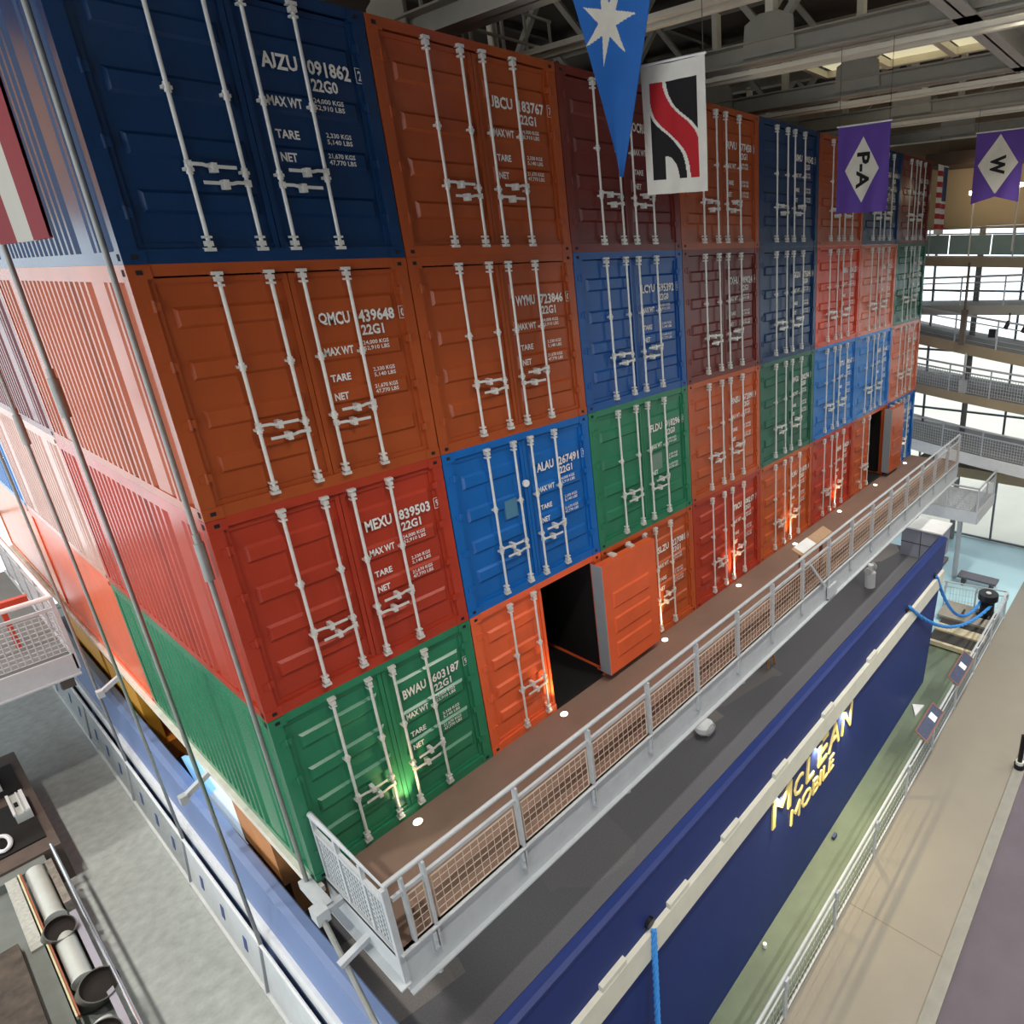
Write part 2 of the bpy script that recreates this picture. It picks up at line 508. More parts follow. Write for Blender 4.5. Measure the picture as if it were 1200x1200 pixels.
GRID = [  # from the deck upwards, left to right
    [('green', 'BWAU', '603187', '9', '22G1'), ('coral', 'SLZU', '640215', '3', '22G1'), ('orange', 'SLZU', '227081', '6', '22G1'), ('red', 'TRCU', '508217', '7', '22G1'),
     ('orange', 'PLMU', '331875', '1', '22G1'), ('red', 'GRHU', '714520', '4', '22G1'), ('orange', 'NVKU', '200946', '8', '22G1'), ('blue', 'DHTU', '875310', '2', '22G0')],
    [('red', 'MEXU', '839503', '9', '22G1'), ('blue', 'ALAU', '267491', '7', '22G1'), ('green', 'FLDU', '918296', '0', '22G0'), ('orange', 'BNSU', '472091', '1', '22G1'),
     ('dark_green', 'HWGU', '630274', '5', '22G0'), ('pale_blue', 'KJTU', '390167', '2', '22G1'), ('sky', 'RMVU', '541682', '3', '22G1'), ('salmon', 'YDCU', '186430', '6', '22G1')],
    [('rust', 'QMCU', '439648', '0', '22G1'), ('rust', 'WYMU', '723846', '0', '22G1'), ('deep_blue', 'LCYU', '595392', '0', '22G0'), ('maroon', 'TXHU', '989024', '4', '22G1'),
     ('navy', 'GKDU', '275091', '1', '22G0'), ('tomato', 'FBRU', '608135', '7', '22G1'), ('salmon', 'JLNU', '419263', '2', '22G1'), ('dark_green', 'CPWU', '752840', '5', '22G0')],
    [('navy', 'AJZU', '091862', '2', '22G0'), ('rust', 'JBCU', '183767', '7', '22G1'), ('maroon', 'OCRU', '618350', '4', '22G1'), ('rust', 'RPVU', '577458', '5', '22G1'),
     ('navy', 'BIMU', '390542', '2', '22G0'), ('rust', 'VSEU', '267713', '8', '22G1'), ('navy', 'UGAU', '834906', '1', '22G0'), ('maroon', 'EHLU', '145728', '3', '22G1')]]
READ = {'AJZU', 'JBCU', 'QMCU', 'WYMU', 'MEXU', 'ALAU', 'BWAU', 'LCYU', 'FLDU'}
ROWN = ['bottom row', 'second lowest row', 'second highest row', 'top row']
ORD = ['leftmost', 'second from the left', 'third from the left', 'fourth from the left', 'fifth from the left', 'third from the right', 'second from the right', 'rightmost']


def castings(root, m):
    for cx, cz in ((0.006, 0.0), (0.006, H - 0.13)): inst('corner_casting', CAST, root, (cx, 0, cz), m)
    for cx, cz in ((W - 0.006, 0.0), (W - 0.006, H - 0.13)): inst('corner_casting', CASTR, root, (cx, 0, cz), m)


def container(i, j):
    col, code, num, chk, typ = GRID[j][i]; m = PM[col]
    half = (j == 0 and i in (1, 6))
    lab = '%s container, %s in the %s' % (WORD.get(col, col), ORD[i], ROWN[j])
    if half: lab += ', with open doorway'
    elif code in READ: lab += ', stencilled %s' % code
    t = thing('shipping_container', lab, 'shipping container', (i * W, 0, j * H), 'stacked shipping containers facing the walkway')
    inst('body', BODYO if half else BODY, t, (0, 0, 0), m)
    castings(t, m)
    d = inst('door', DOORM, t, (0.138, 0, 0.125), m)
    for z in HZ: inst('hinge', HINGE, d, (0, 0, z), m)
    for k in (0, 1): inst('locking_bar', BARM, d, (BX[k] - 0.138, -0.03, -0.125))
    inst('door_handle', LEV[1], d, (BX[0] - 0.138, -0.03, 0.845 - 0.125)); inst('door_handle', LEV[-1], d, (BX[1] - 0.138, -0.03, 0.705 - 0.125))
    if not half:
        d = inst('door', DOORM, t, (1.303, 0, 0.125), m)
        for z in HZ: inst('hinge', HINGE, d, (LW, 0, z), m).scale = (-1, 1, 1)
        for k in (2, 3): inst('locking_bar', BARM, d, (BX[k] - 1.303, -0.03, -0.125))
        inst('door_handle', LEV[-1], d, (BX[3] - 1.303, -0.03, 0.86 - 0.125)); inst('door_handle', LEV[1], d, (BX[2] - 1.303, -0.03, 0.71 - 0.125))
        letters(code, num, chk, typ, d)
    else:
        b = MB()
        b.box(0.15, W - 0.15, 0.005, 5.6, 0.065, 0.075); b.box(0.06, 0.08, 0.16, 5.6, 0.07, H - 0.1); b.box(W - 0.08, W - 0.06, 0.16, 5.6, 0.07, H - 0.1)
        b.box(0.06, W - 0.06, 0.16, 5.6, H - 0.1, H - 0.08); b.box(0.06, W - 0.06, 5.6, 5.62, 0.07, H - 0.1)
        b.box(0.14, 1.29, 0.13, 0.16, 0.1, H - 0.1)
        b.build('interior_shade_liner', SHADELIN, t)  # black sheets added to keep the open container's inside dark
        # right leaf swung fully open, thick insulated door lying over the neighbour
        x0, x1 = 2.335, (3.70 if i == 1 else 3.43)
        lf = MB().box(x0 + 0.012, x1, -0.27, -0.09, 0.16, 2.31)
        for z0, z1 in ((0.42, 0.74), (0.92, 1.24), (1.42, 1.74)):
            xa, xb = x0 + 0.2, x1 - 0.22
            a = [(xa, z0), (xb, z0), (xb, z1), (xa, z1)]; c = [(xa + 0.03, z0 + 0.03), (xb - 0.03, z0 + 0.03), (xb - 0.03, z1 - 0.03), (xa + 0.03, z1 - 0.03)]
            for q in range(4):
                r = (q + 1) % 4
                lf.quad((a[q][0], -0.27, a[q][1]), (a[r][0], -0.27, a[r][1]), (c[r][0], -0.295, c[r][1]), (c[q][0], -0.295, c[q][1]))
            lf.quad(*[(p[0], -0.295, p[1]) for p in c])
        ol = lf.build('door', m, t)
        ol['label'] = 'open door leaf with grey edge'
        MB().box(x0, x0 + 0.012, -0.27, -0.02, 0.16, 2.31).build('door_edge', mat('grey_edge', '#8c9298', 0.6, 0, 0.05), ol)
        for x in (x0 + 0.45, x0 + 0.9):
            cl = MB(); cl.box(x - 0.05, x + 0.05, -0.16, -0.02, 2.31, 2.345); cl.cyl((x, -0.1, 2.325), (x, -0.02, 2.325), 0.02, 8)
            cl.build('hinge', BAR, ol)
    return t


CT = {}
for j in range(4):
    for i in range(8): CT[(i, j)] = container(i, j)
# marks seen on three of them
b = MB(); n = 24
b.prism([(1.27 + 0.055 * math.cos(2 * PI * k / n), 1.66 + 0.055 * math.sin(2 * PI * k / n)) for k in range(n)], lambda x, z: (x, -0.004, z), lambda x, z: (x, 0.03, z))
b.build('round_sticker', WHITE, CT[(1, 1)])
MB().box(0.86, 1.07, 0.015, 0.06, 1.22, 1.5).build('faded_patch', mat('faded_blue', '#4c7f9c', 0.6), CT[(1, 1)])
MB().box(1.50, 1.77, 0.015, 0.06, 1.02, 1.33).build('faded_patch', mat('faded_green', '#6f8a7c', 0.6), CT[(2, 1)])
# containers lying behind the first column, seen along the stack's left side
BACK = {(1, 0): ('coral', True), (2, 0): ('peach', True), (1, 1): ('pink', False), (2, 1): ('sky', False), (1, 2): ('plum', False), (2, 2): ('tomato', False), (1, 3): ('slate', False), (2, 3): ('maroon', False)}
for (dpt, j), (col, flat) in BACK.items():
    t = thing('shipping_container', '%s container on the stack\'s left side, %s the corner container, %s' % (WORD.get(col, col), ('next behind', 'two behind')[dpt - 1], ROWN[j]),
              'shipping container', (0, dpt * L, j * H), 'containers along the left side of the stack')
    inst('body', BODYF if flat else BODY, t, (0, 0, 0), PM[col]); castings(t, PM[col])

# steel carrying the stack
for k, y in enumerate((0.25, 3.0, 5.9, 9.0, 12.0, 15.0, 17.9)):
    tag(MB().box(0.05, 8 * W, y - 0.1, y + 0.1, -0.3, -0.005).build('support_beam', BEAMD), 'dark steel beam under the container stack, number %d counted from the walkway' % (k + 1), 'beam', 'beams under the stack')
tag(MB().box(-0.05, 0.05, -0.1, 18.2, -0.09, -0.005).box(-0.02, 0.02, -0.1, 18.2, -0.25, -0.09).build('edge_beam', mat('pale_edge', '#d9d5c9', 0.6)), 'pale steel edge beam along the left foot of the container stack', 'beam')
for k, (x, y) in enumerate([(2.6, 0.6), (7.8, 0.6), (13.0, 0.6), (18.2, 0.6), (0.9, 9.0), (7.8, 9.0), (13, 9)]):
    tag(MB().box(x - 0.12, x + 0.12, y - 0.12, y + 0.12, ZD, -0.3).build('support_column', BEAMD), 'dark steel column under the containers near their %s' % ['left front', 'middle left front', 'middle right front', 'right front', 'left side', 'middle back', 'right back'][k], 'column', 'columns under the stack')

# ------------------------------------------------------------------ walkway
YW = -1.70
wk = thing('walkway', 'long grey steel walkway with brown deck in front of the containers', 'walkway', (0, 0, 0))
XE = 20.75
MB().box(0.1, XE, YW + 0.03, 0.0, -0.05, 0.0).build('deck_plate', mat('brown_deck', '#82695c', 0.75, 0, 0.08, 1.2), wk)
f = MB().box(0.12, XE, YW - 0.03, YW + 0.02, -0.58, 0.03); f.box(0.12, XE, YW - 0.10, YW + 0.02, -0.58, -0.555); f.box(0.12, XE, YW - 0.08, YW + 0.02, 0.01, 0.03)
f.build('fascia_channel', STEEL, wk)
f = MB().box(0.10, 0.14, YW, -0.0, -0.42, 0.03); f.box(0.02, 0.14, YW - 0.08, 0.0, -0.42, -0.40)
f.build('end_channel', STEEL, wk)
for k in range(6):
    x = 0.5 + 3.3 * k
    b = MB(); b.prism([(-1.68, -0.58), (-1.68, -0.78), (-1.55, -0.9), (-1.3, -0.9), (0.1, -0.5), (0.1, -0.3), (-1.3, -0.58)], lambda y, z: (x, y, z), lambda y, z: (x + 0.03, y, z))
    b.build('bracket', STEEL, wk)
for z0, ya in ((-0.05, -0.75),):
    MB().box(0.15, XE, ya - 0.06, ya + 0.06, -0.35, -0.05).build('floor_joist', BEAMD, wk)
for k in range(7):
    x = 1.9 + 2.9 * k
    MB().box(x - 0.3, x + 0.3, -0.5, -0.38, -0.14, -0.06).build('added_underside_lamp', WHITE, wk)  # lamps added under the walkway to brighten the ship's deck
    area('added_underside_light', (x, -0.44, -0.15), (rad(-18), 0, 0), 0.6, 0.1, 17, (1.0, 0.97, 0.92))

rl = thing('walkway_railing', 'grey steel railing with wire mesh along the container walkway', 'railing', (0, 0, 0))
MB().tube([(0.13, -0.02, 1.02), (0.13, YW, 1.02), (XE - 0.05, YW, 1.02)], 0.034, 10).build('top_rail', STEEL, rl, True)
MB().bar((0.18, YW, 0.78), (XE - 0.05, YW, 0.78), 0.045, 0.05).build('middle_rail', STEEL, rl)
MB().bar((0.13, -0.05, 0.78), (0.13, YW, 0.78), 0.045, 0.05).build('middle_rail', STEEL, rl)
PX = [0.55 + 1.257 * k for k in range(16)]
pm = MB().box(-0.014, 0.014, -0.065, 0.03, -0.36, 1.0).box(-0.07, -0.035, -0.075, -0.03, -0.30, -0.02).box(-0.07, 0.0, -0.04, -0.03, -0.3, -0.02)
for z in (-0.25, -0.15): pm.cyl((-0.05, -0.085, z), (-0.05, -0.07, z), 0.014, 8)
PMESH = mk(pm, 'post', [STEEL])
for x in PX: inst('post', PMESH, rl, (x, YW, 0))
MB().box(0.09, 0.155, YW - 0.04, YW + 0.03, -0.4, 1.0).build('post', STEEL, rl)
MB().box(0.29, 0.318, YW - 0.05, YW + 0.03, 0.0, 1.0).build('post', STEEL, rl)
MB().box(XE - 0.09, XE - 0.03, YW - 0.05, YW + 0.03, -0.4, 1.0).build('post', STEEL, rl)
for y in (-0.05, -0.62, -1.2): MB().box(0.11, 0.15, y - 0.03, y + 0.03, -0.2, 1.0).build('post', STEEL, rl)


def wire_panel(wd, z0, z1, step=0.105, r=0.0031, fr=0.007):
    b = MB()
    nx = max(2, round(wd / step))
    for k in range(1, nx): b.bar((wd * k / nx, 0, z0), (wd * k / nx, 0, z1), r * 2)
    nz = max(2, round((z1 - z0) / step))
    for k in range(1, nz): b.bar((0, 0.006, z0 + (z1 - z0) * k / nz), (wd, 0.006, z0 + (z1 - z0) * k / nz), r * 2)
    for a, c in (((0, 0, z0), (wd, 0, z0)), ((0, 0, z1), (wd, 0, z1)), ((0, 0, z0), (0, 0, z1)), ((wd, 0, z0), (wd, 0, z1))): b.bar(a, c, fr * 2, fr * 2)
    return b


WIRE = mat('pale_wire', '#cdbfae', 0.5, 0.1, 0.05)
WP = mk(wire_panel(1.257 - 0.13, 0.06, 0.69), 'mesh_panel', [WIRE])
for x in PX[:-1]: inst('mesh_panel', WP, rl, (x + 0.065, YW - 0.01, 0))
inst('mesh_panel', mk(wire_panel(0.19, 0.06, 0.69, 0.1), 'mesh_panel', [WIRE]), rl, (0.335, YW - 0.01, 0))
inst('mesh_panel', mk(wire_panel(XE - 0.1 - PX[-1] - 0.1, 0.06, 0.69), 'mesh_panel', [WIRE]), rl, (PX[-1] + 0.07, YW - 0.01, 0))
for y0, y1 in ((-0.1, -0.57), (-0.67, -1.15), (-1.25, -1.62)):
    p = mk(wire_panel(y0 - y1, 0.06, 0.69, 0.07, 0.012), 'mesh_panel', [STEEL]); inst('mesh_panel', p, rl, (0.13, y0, 0), None, -PI / 2)

# lights let into the deck, washing the container ends
LENS = mat('lamp_lens', '#fff4dc', 0.3, 0, 0, emit='#fff0d0', estr=9.0)
RIM = mat('lamp_rim', '#8a857c', 0.4, 0.6, 0)
for k in range(8):
    x = 1.24 + 2.636 * k
    t = thing('deck_light', 'glowing round light set in the walkway deck, %s' % ORD[k], 'light', (x, -0.19, 0), 'deck lights along the walkway')
    MB().cyl((0, 0, -0.02), (0, 0, 0.008), 0.075, 20).build('rim', RIM, t)
    MB().cyl((0, 0, 0.008), (0, 0, 0.014), 0.058, 20).build('lens', LENS, t)
    s_ = spot('deck_light_beam', (x, -0.19, 0.03), (x + 0.02, 0.0, 0.9), 95, (1.0, 0.70, 0.34), 58, 0.95, 0.03)
    s_.parent = t; s_.location = (0, 0, 0.03)

rd = thing('reading_panel', 'tan topped reading panel leaning on the walkway railing near its middle', 'panel', (0, 0, 0))
b = MB(); b.prism([(-1.62, 0.96), (-1.60, 1.0), (-1.36, 1.09), (-1.36, 1.05)], lambda y, z: (9.5, y, z), lambda y, z: (11.0, y, z)); b.build('sloped_top', mat('tan_panel', '#b08f70', 0.5, 0, 0.1, 6), rd)
b = MB(); b.prism([(-1.60, 1.003), (-1.36, 1.093), (-1.36, 1.097), (-1.60, 1.007)], lambda y, z: (9.6, y, z), lambda y, z: (10.2, y, z)); b.build('white_sheet', WHITE, rd)
MB().bar((9.8, -1.42, 0.0), (9.8, -1.42, 1.03), 0.06).bar((10.8, -1.42, 0.0), (10.8, -1.42, 1.03), 0.06).build('leg', mat('brown_leg', '#8c5a3a', 0.6), rd)
tag(MB().bar((9.6, -1.78, 0.78), (10.35, -1.78, -0.1), 0.04, 0.05).box(10.5, 10.9, -1.82, -1.76, -0.5, -0.2).build('gate_strut', STEEL), 'diagonal grey strut bolted across the walkway railing and fascia', 'strut')

# ------------------------------------------------------------------ ship hull
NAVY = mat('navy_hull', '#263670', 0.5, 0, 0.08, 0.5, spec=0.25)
NAVY_LIT = mat('lit_navy_hull', '#7086b2', 0.42, 0, 0.06, 0.5)  # same hull paint, lightened for the daylight on the left side
hull = thing('ship_hull', 'long navy blue ship hull with white stripe and yellow lettering on its side', 'ship', (0, 0, 0))
T0, T1 = Vector((-0.1, -2.4, -1.55)), Vector((17.6, -2.46, -1.55)); B0, B1 = Vector((-0.3, -2.92, ZG)), Vector((15.46, -2.75, ZG))


def HS(s, t, out=0.0):
    p = (T0.lerp(T1, s)).lerp(B0.lerp(B1, s), t)
    return p + Vector((0, -0.99, -0.12)) * out


b = MB(); NS, NT = 24, 8
for a in range(NS):
    for c in range(NT): b.quad(HS(a / NS, c / NT), HS((a + 1) / NS, c / NT), HS((a + 1) / NS, (c + 1) / NT), HS(a / NS, (c + 1) / NT))
e = [HS(1, 0), HS(1, 1)]
b.quad(e[0], (17.6, -2.2, -1.55), (15.46, -2.2, ZG), e[1])
b.quad((-0.1, -2.2, -1.55), (17.6, -2.2, -1.55), (17.6, -2.2, ZD - 0.3), (-0.1, -2.2, ZD - 0.3))
b.build('side_plating', NAVY, hull, normals=False)
b = MB(); b.prism([(-2.43, -1.58), (-2.43, -1.53), (-2.36, -1.50), (-2.22, -1.50), (-2.19, -1.53), (-2.19, -1.58)], lambda y, z: (-0.12, y, z), lambda y, z: (17.6, y - 0.05, z)); b.build('bulwark_cap', NAVY, hull)


def band(name, t0, t1, thick, m, s0=0.0, s1=1.0, n=24):
    b = MB()
    for a in range(n):
        sa, sb = s0 + (s1 - s0) * a / n, s0 + (s1 - s0) * (a + 1) / n
        p = [HS(sa, t0), HS(sb, t0), HS(sb, t1), HS(sa, t1)]; q = [HS(sa, t0, thick), HS(sb, t0, thick), HS(sb, t1, thick), HS(sa, t1, thick)]
        b.quad(q[0], q[1], q[2], q[3]); b.quad(p[0], p[1], q[1], q[0]); b.quad(q[3], q[2], p[2], p[3])
        if a == 0: b.quad(p[0], q[0], q[3], p[3])
        if a == n - 1: b.quad(p[1], p[2], q[2], q[1])
    return b.build(name, m, hull)


STRIPE = mat('white_stripe', '#d3d2c4', 0.6, 0, 0.06, 3)
band('rubbing_strake', 0.216, 0.315, 0.09, STRIPE)
for k, s in enumerate((0.13, 0.215, 0.30, 0.40, 0.52, 0.66)): band('strake_chock', 0.195, 0.216, 0.085, STRIPE, s, s + 0.028, 2)
YEL = mat('yellow_letter', '#f3de8c', 0.5, 0, 0.04, 8)
b = MB()


def hull_text(s, s0, s1, t0, t1, bold=0.0):
    vs, fs = text2d(s, bold); n = len(b.v)
    for d in (0.0, 0.035): b.v.extend(tuple(HS(s0 + u * (s1 - s0), t1 + v * (t0 - t1), d)) for u, v in vs)
    k = len(vs)
    for fc in fs: b.f.append(tuple(n + k + i for i in fc)); b.m.append(0)
    ec = {}
    for fc in fs:
        for p, q in zip(fc, fc[1:] + fc[:1]): ec[(min(p, q), max(p, q))] = ec.get((min(p, q), max(p, q)), 0) + 1
    for (p, q), c in ec.items():
        if c == 1: b.f.append((n + p, n + q, n + k + q, n + k + p)); b.m.append(0)


hull_text('M', 0.403, 0.447, 0.35, 0.487); hull_text('C', 0.455, 0.477, 0.385, 0.485); hull_text('L', 0.487, 0.508, 0.35, 0.487)
hull_text('E', 0.520, 0.545, 0.35, 0.487); hull_text('A', 0.550, 0.583, 0.35, 0.487); hull_text('N', 0.590, 0.620, 0.35, 0.487)
hull_text('MOBILE', 0.45, 0.57, 0.525, 0.605)
b.build('lettering', YEL, hull)
# lamps hidden under the strake, washing the lettering
for k, s in enumerate((0.415, 0.51, 0.59)):
    p = HS(s, 0.326, 0.088)
    fx = MB().box(p.x - 0.12, p.x + 0.12, p.y - 0.025, p.y + 0.025, p.z - 0.02, p.z + 0.02).build('sign_lamp', mat('lamp_case', '#3a3a44', 0.5), hull)
    spot('sign_lamp_beam', p + Vector((0, 0, -0.05)), HS(s + 0.008, 0.62, -0.05), (75, 65, 130)[k], (1.0, 0.84, 0.5), 150, 0.9, 0.06)
# left side
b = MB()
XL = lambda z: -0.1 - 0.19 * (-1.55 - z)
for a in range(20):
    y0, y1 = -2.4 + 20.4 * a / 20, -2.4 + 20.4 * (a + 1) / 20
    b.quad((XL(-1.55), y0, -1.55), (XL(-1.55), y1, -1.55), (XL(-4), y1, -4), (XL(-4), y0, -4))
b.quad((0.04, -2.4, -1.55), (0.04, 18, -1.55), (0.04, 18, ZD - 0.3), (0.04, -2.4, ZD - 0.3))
b.build('side_plating', NAVY_LIT, hull, normals=False)
b = MB(); b.prism([(-0.13, -1.6), (-0.13, -1.52), (-0.05, -1.49), (0.05, -1.49), (0.07, -1.52), (0.07, -1.6)], lambda x, z: (x, -2.44, z), lambda x, z: (x, 18, z)); b.build('bulwark_cap', NAVY_LIT, hull)
b = MB(); b.prism([(XL(-2.17), -2.17), (XL(-2.17) - 0.05, -2.17), (XL(-2.36) - 0.05, -2.36), (XL(-2.36), -2.36)], lambda x, z: (x, -2.9, z), lambda x, z: (x, 18, z)); b.build('rubbing_strake', WHITE, hull)

# ------------------------------------------------------------------ guard rail between the carpet and the hull
RP = mat('rail_panel', '#d6dce0', 0.35, 0, 0.06, 3)
RS = mat('panel_photo', '#a9b0b2', 0.35, 0, 0.2, 9)
RB = mat('panel_blue', '#3c4f94', 0.5, 0, 0.1, 6)
g = thing('guard_rail', 'white panelled guard rail along the ship\'s left side beside the grey carpet', 'railing', (0, 0, 0))
MB().box(-0.52, -0.48, -4.8, 18, ZC, ZC + 0.10).build('base_rail', WHITE, g)
MB().tube([(-0.385, -4.8, -2.30), (-0.385, 18, -2.30)], 0.022, 8).build('top_rail', WHITE, g, True)
ys = [-4.4, -1.2, 2.05, 5.30, 8.55, 11.8, 15.0]
for k in range(len(ys) - 1):
    y0, y1 = ys[k] + 0.07, ys[k + 1] - 0.07
    b = MB(); b.prism([(-0.485, ZC + 0.13), (-0.40, -2.36), (-0.375, -2.36), (-0.46, ZC + 0.13)], lambda x, z: (x, y0, z), lambda x, z: (x, y1, z))
    p = b.build('rail_panel', RP if k < 3 else RS, g)
    for q in range(3 if k > 1 else 1):
        yy = y0 + (y1 - y0) * (q + 0.6) / 3.4
        b = MB(); zz = lambda a: (-0.49 + 0.085 * a, ZC + 0.13 + a * 0.81)
        b.prism([zz(0.35), zz(0.65), (zz(0.65)[0] + 0.006, zz(0.65)[1]), (zz(0.35)[0] + 0.006, zz(0.35)[1])], lambda x, z: (x - 0.003, yy, z), lambda x, z: (x - 0.003, yy + 0.13, z)); b.build('sign', RB, p)
for y in ys: MB().bar((-0.50, y, ZC), (-0.39, y, -2.3), 0.05, 0.03).build('post', STEEL, g)

# hanging rods in front of the stack's left side
RODS = [(-0.06, 0.12, 0.0, ZR, 0.024, 'thickest hanging steel rod, at the stack\'s near left corner', 4.45),
        (-0.38, 2.05, -2.35, ZR, 0.024, 'thin hanging steel rod meeting the guard rail, nearest to the stack\'s corner', 6.0),
        (-0.38, 5.31, -2.30, ZR, 0.022, 'thin hanging steel rod meeting the guard rail, second from the stack\'s corner', 5.2),
        (-0.38, 8.6, -2.30, ZR, 0.022, 'thin hanging steel rod meeting the guard rail, third from the stack\'s corner', None)]
for x, y, z0, z1, r, lab, cz in RODS:
    t = thing('hanging_rod', lab, 'rod', (x, y, 0), 'rods hanging beside the stack')
    MB().cyl((0, 0, z0), (0, 0, z1), r, 10).build('rod', ROD, t, True)
    if cz: MB().cyl((0, 0, cz - 0.22), (0, 0, cz + 0.2), r * 1.9, 12).cyl((0, 0, cz + 0.2), (0, 0, cz + 0.3), r * 1.4, 12).build('coupling', ROD, t, True)
t = thing('rod_bracket', 'white bracket arms joining the hanging rod to the walkway end', 'bracket', (0, 0, 0))
MB().bar((-0.2, -0.42, -0.05), (0.12, -0.42, -0.05), 0.1, 0.08).build('arm', STEEL, t)
MB().bar((-0.25, -0.95, -0.36), (0.12, -0.95, -0.28), 0.09, 0.07).build('arm', STEEL, t)
MB().box(-0.13, 0.0, -0.42, 0.2, -0.1, 0.02).box(-0.22, -0.08, -0.5, -0.3, -0.14, 0.04).build('clamp', STEEL, t)
t = thing('stay_rod', 'pale steel stay rod slanting down from the rod bracket over the blue hull', 'rod', (0, 0, 0))
MB().cyl((-0.15, -0.40, -0.05), (-0.24, -1.62, -0.86), 0.03, 10).cyl((-0.24, -1.62, -0.86), (-0.36, -3.2, -2.2), 0.03, 10).build('rod', ROD, t, True)
for k, y in enumerate((3.55, 8.0)):
    tag(MB().bar((-0.42, y, -0.35), (0.0, y, -0.12), 0.08, 0.08).box(-0.46, -0.36, y - 0.06, y + 0.06, -0.42, -0.28).build('outrigger', STEEL), 'short grey outrigger arm under the %s container on the left side' % ('green', 'coral')[k], 'bracket')

# ------------------------------------------------------------------ gangway on the left
gw = thing('gangway', 'grey steel gangway with mesh railings at the left edge', 'gangway', (0, 0, 0))
gx = -0.42
MB().box(-8, gx - 0.03, 9.4, 16, -0.06, 0.0).build('deck_plate', mat('grey_deck', '#6f706d', 0.8, 0, 0.08, 2), gw)
MB().box(-8, gx, 9.36, 9.41, -0.42, 0.04).box(-8, gx, 9.3, 9.41, -0.42, -0.39).build('fascia_channel', STEEL, gw)
MB().box(gx - 0.04, gx, 9.4, 16, -0.35, 0.04).build('fascia_channel', STEEL, gw)
MB().box(-8, gx - 0.1, 9.7, 9.85, -0.3, -0.06).box(-0.75, -0.55, 9.32, 9.5, -0.62, -0.42).build('floor_joist', BEAMD, gw)
gr = thing('gangway_railing', 'grey mesh railing around the left gangway\'s corner', 'railing', (0, 0, 0))
MB().tube([(-8, 9.4, 1.3), (gx, 9.4, 1.3), (gx, 16, 1.3)], 0.05, 10).build('top_rail', WHITE, gr, True)
MB().bar((-8, 9.4, 1.06), (gx, 9.4, 1.06), 0.05, 0.06).bar((gx, 9.4, 1.06), (gx, 16, 1.06), 0.05, 0.06).build('middle_rail', STEEL, gr)
for k in range(6): MB().box(gx - 1.3 * k - 0.03, gx - 1.3 * k + 0.03, 9.36, 9.44, -0.3, 1.3).build('post', STEEL, gr)
for k in range(1, 5): MB().box(gx - 0.03, gx + 0.03, 9.4 + 1.5 * k - 0.04, 9.4 + 1.5 * k + 0.04, -0.3, 1.3).build('post', STEEL, gr)
for k in range(5): inst('mesh_panel', mk(wire_panel(1.18, 0.12, 0.98, 0.1, 0.009), 'mesh_panel', [STEEL]), gr, (gx - 1.3 * k - 1.24, 9.39, 0))
for k in range(4): inst('mesh_panel', mk(wire_panel(1.4, 0.12, 0.98, 0.1, 0.009), 'mesh_panel', [STEEL]), gr, (gx, 9.45 + 1.5 * k, 0), None, PI / 2)
tag(MB().box(-3.0, -0.62, 10.6, 10.75, 0.9, 1.05).bar((-1.0, 10.67, 0), (-1.0, 10.67, 0.9), 0.08).bar((-2.8, 10.67, 0), (-2.8, 10.67, 0.9), 0.08).build('red_barrier', mat('red_bar', '#c8452a', 0.5)), 'red orange barrier bar standing on the left gangway', 'barrier')

# ------------------------------------------------------------------ things under the stack's left side
t = thing('yellow_gantry', 'yellow stepped gantry frame under the coral container', 'gantry', (0, 0, 0))
YO = mat('gantry_yellow', '#d69a2c', 0.5, 0, 0.08, 2)
MB().box(0.12, 0.32, 11.2, 13.9, -1.9, -0.65).build('leg', YO, t)
MB().box(0.12, 0.32, 8.6, 10.9, -2.35, -0.9).build('leg', YO, t)
MB().box(0.14, 0.6, 8.4, 9.3, -2.65, -2.2).build('foot', mat('gantry_orange', '#b9701f', 0.5), t)
MB().box(0.14, 0.6, 10.6, 11.4, -2.65, -1.6).build('foot', MATS['gantry_orange'], t)
t = thing('display_screen', 'pale blue slanted display screens under the green container', 'screen', (0, 0, 0))
SC = mat('screen_blue', '#8cc4ee', 0.3, 0, 0.08, 3, emit='#8cc4ee', estr=0.45); SW = mat('screen_white', '#dfeef2', 0.4, 0, 0.05, 3, emit='#dfeef2', estr=0.25)
b = MB(); b.prism([(6.6, -1.56), (5.84, -2.15), (4.6, -1.2), (5.35, -0.95)], lambda y, z: (0.15, y, z), lambda y, z: (0.21, y, z)); b.build('screen', SC, t)
b = MB(); b.prism([(5.6, -2.05), (3.85, -2.0), (3.5, -0.55), (5.0, -0.5)], lambda y, z: (0.16, y, z), lambda y, z: (0.24, y, z)); b.build('panel', SW, t)
MB().box(0.2, 0.3, 4.0, 6.4, ZD, -1.9).build('stand', BEAMD, t)
tag(MB().box(0.15, 0.9, 2.3, 3.78, -1.85, -0.55).box(0.25, 0.8, 2.4, 3.7, ZD, -1.85).build('timber_cabinet', mat('tan_timber', '#c68a55', 0.55, 0, 0.1, 4)), 'tan timber cabinet under the near end of the green container', 'cabinet')
tag(MB().cyl((0.9, 0.9, ZD), (0.9, 0.9, ZD + 0.05), 0.35, 20).cyl((0.9, 0.9, ZD + 0.05), (0.9, 0.9, -1.4), 0.05, 10).tube([(0.9, 0.9, -1.4), (0.9, 0.9, -1.15)], [0.1, 0.42], 20).build('pale_stand', mat('beige', '#b8b09a', 0.6)), 'pale flared stand in the dark under the stack corner', 'stand')

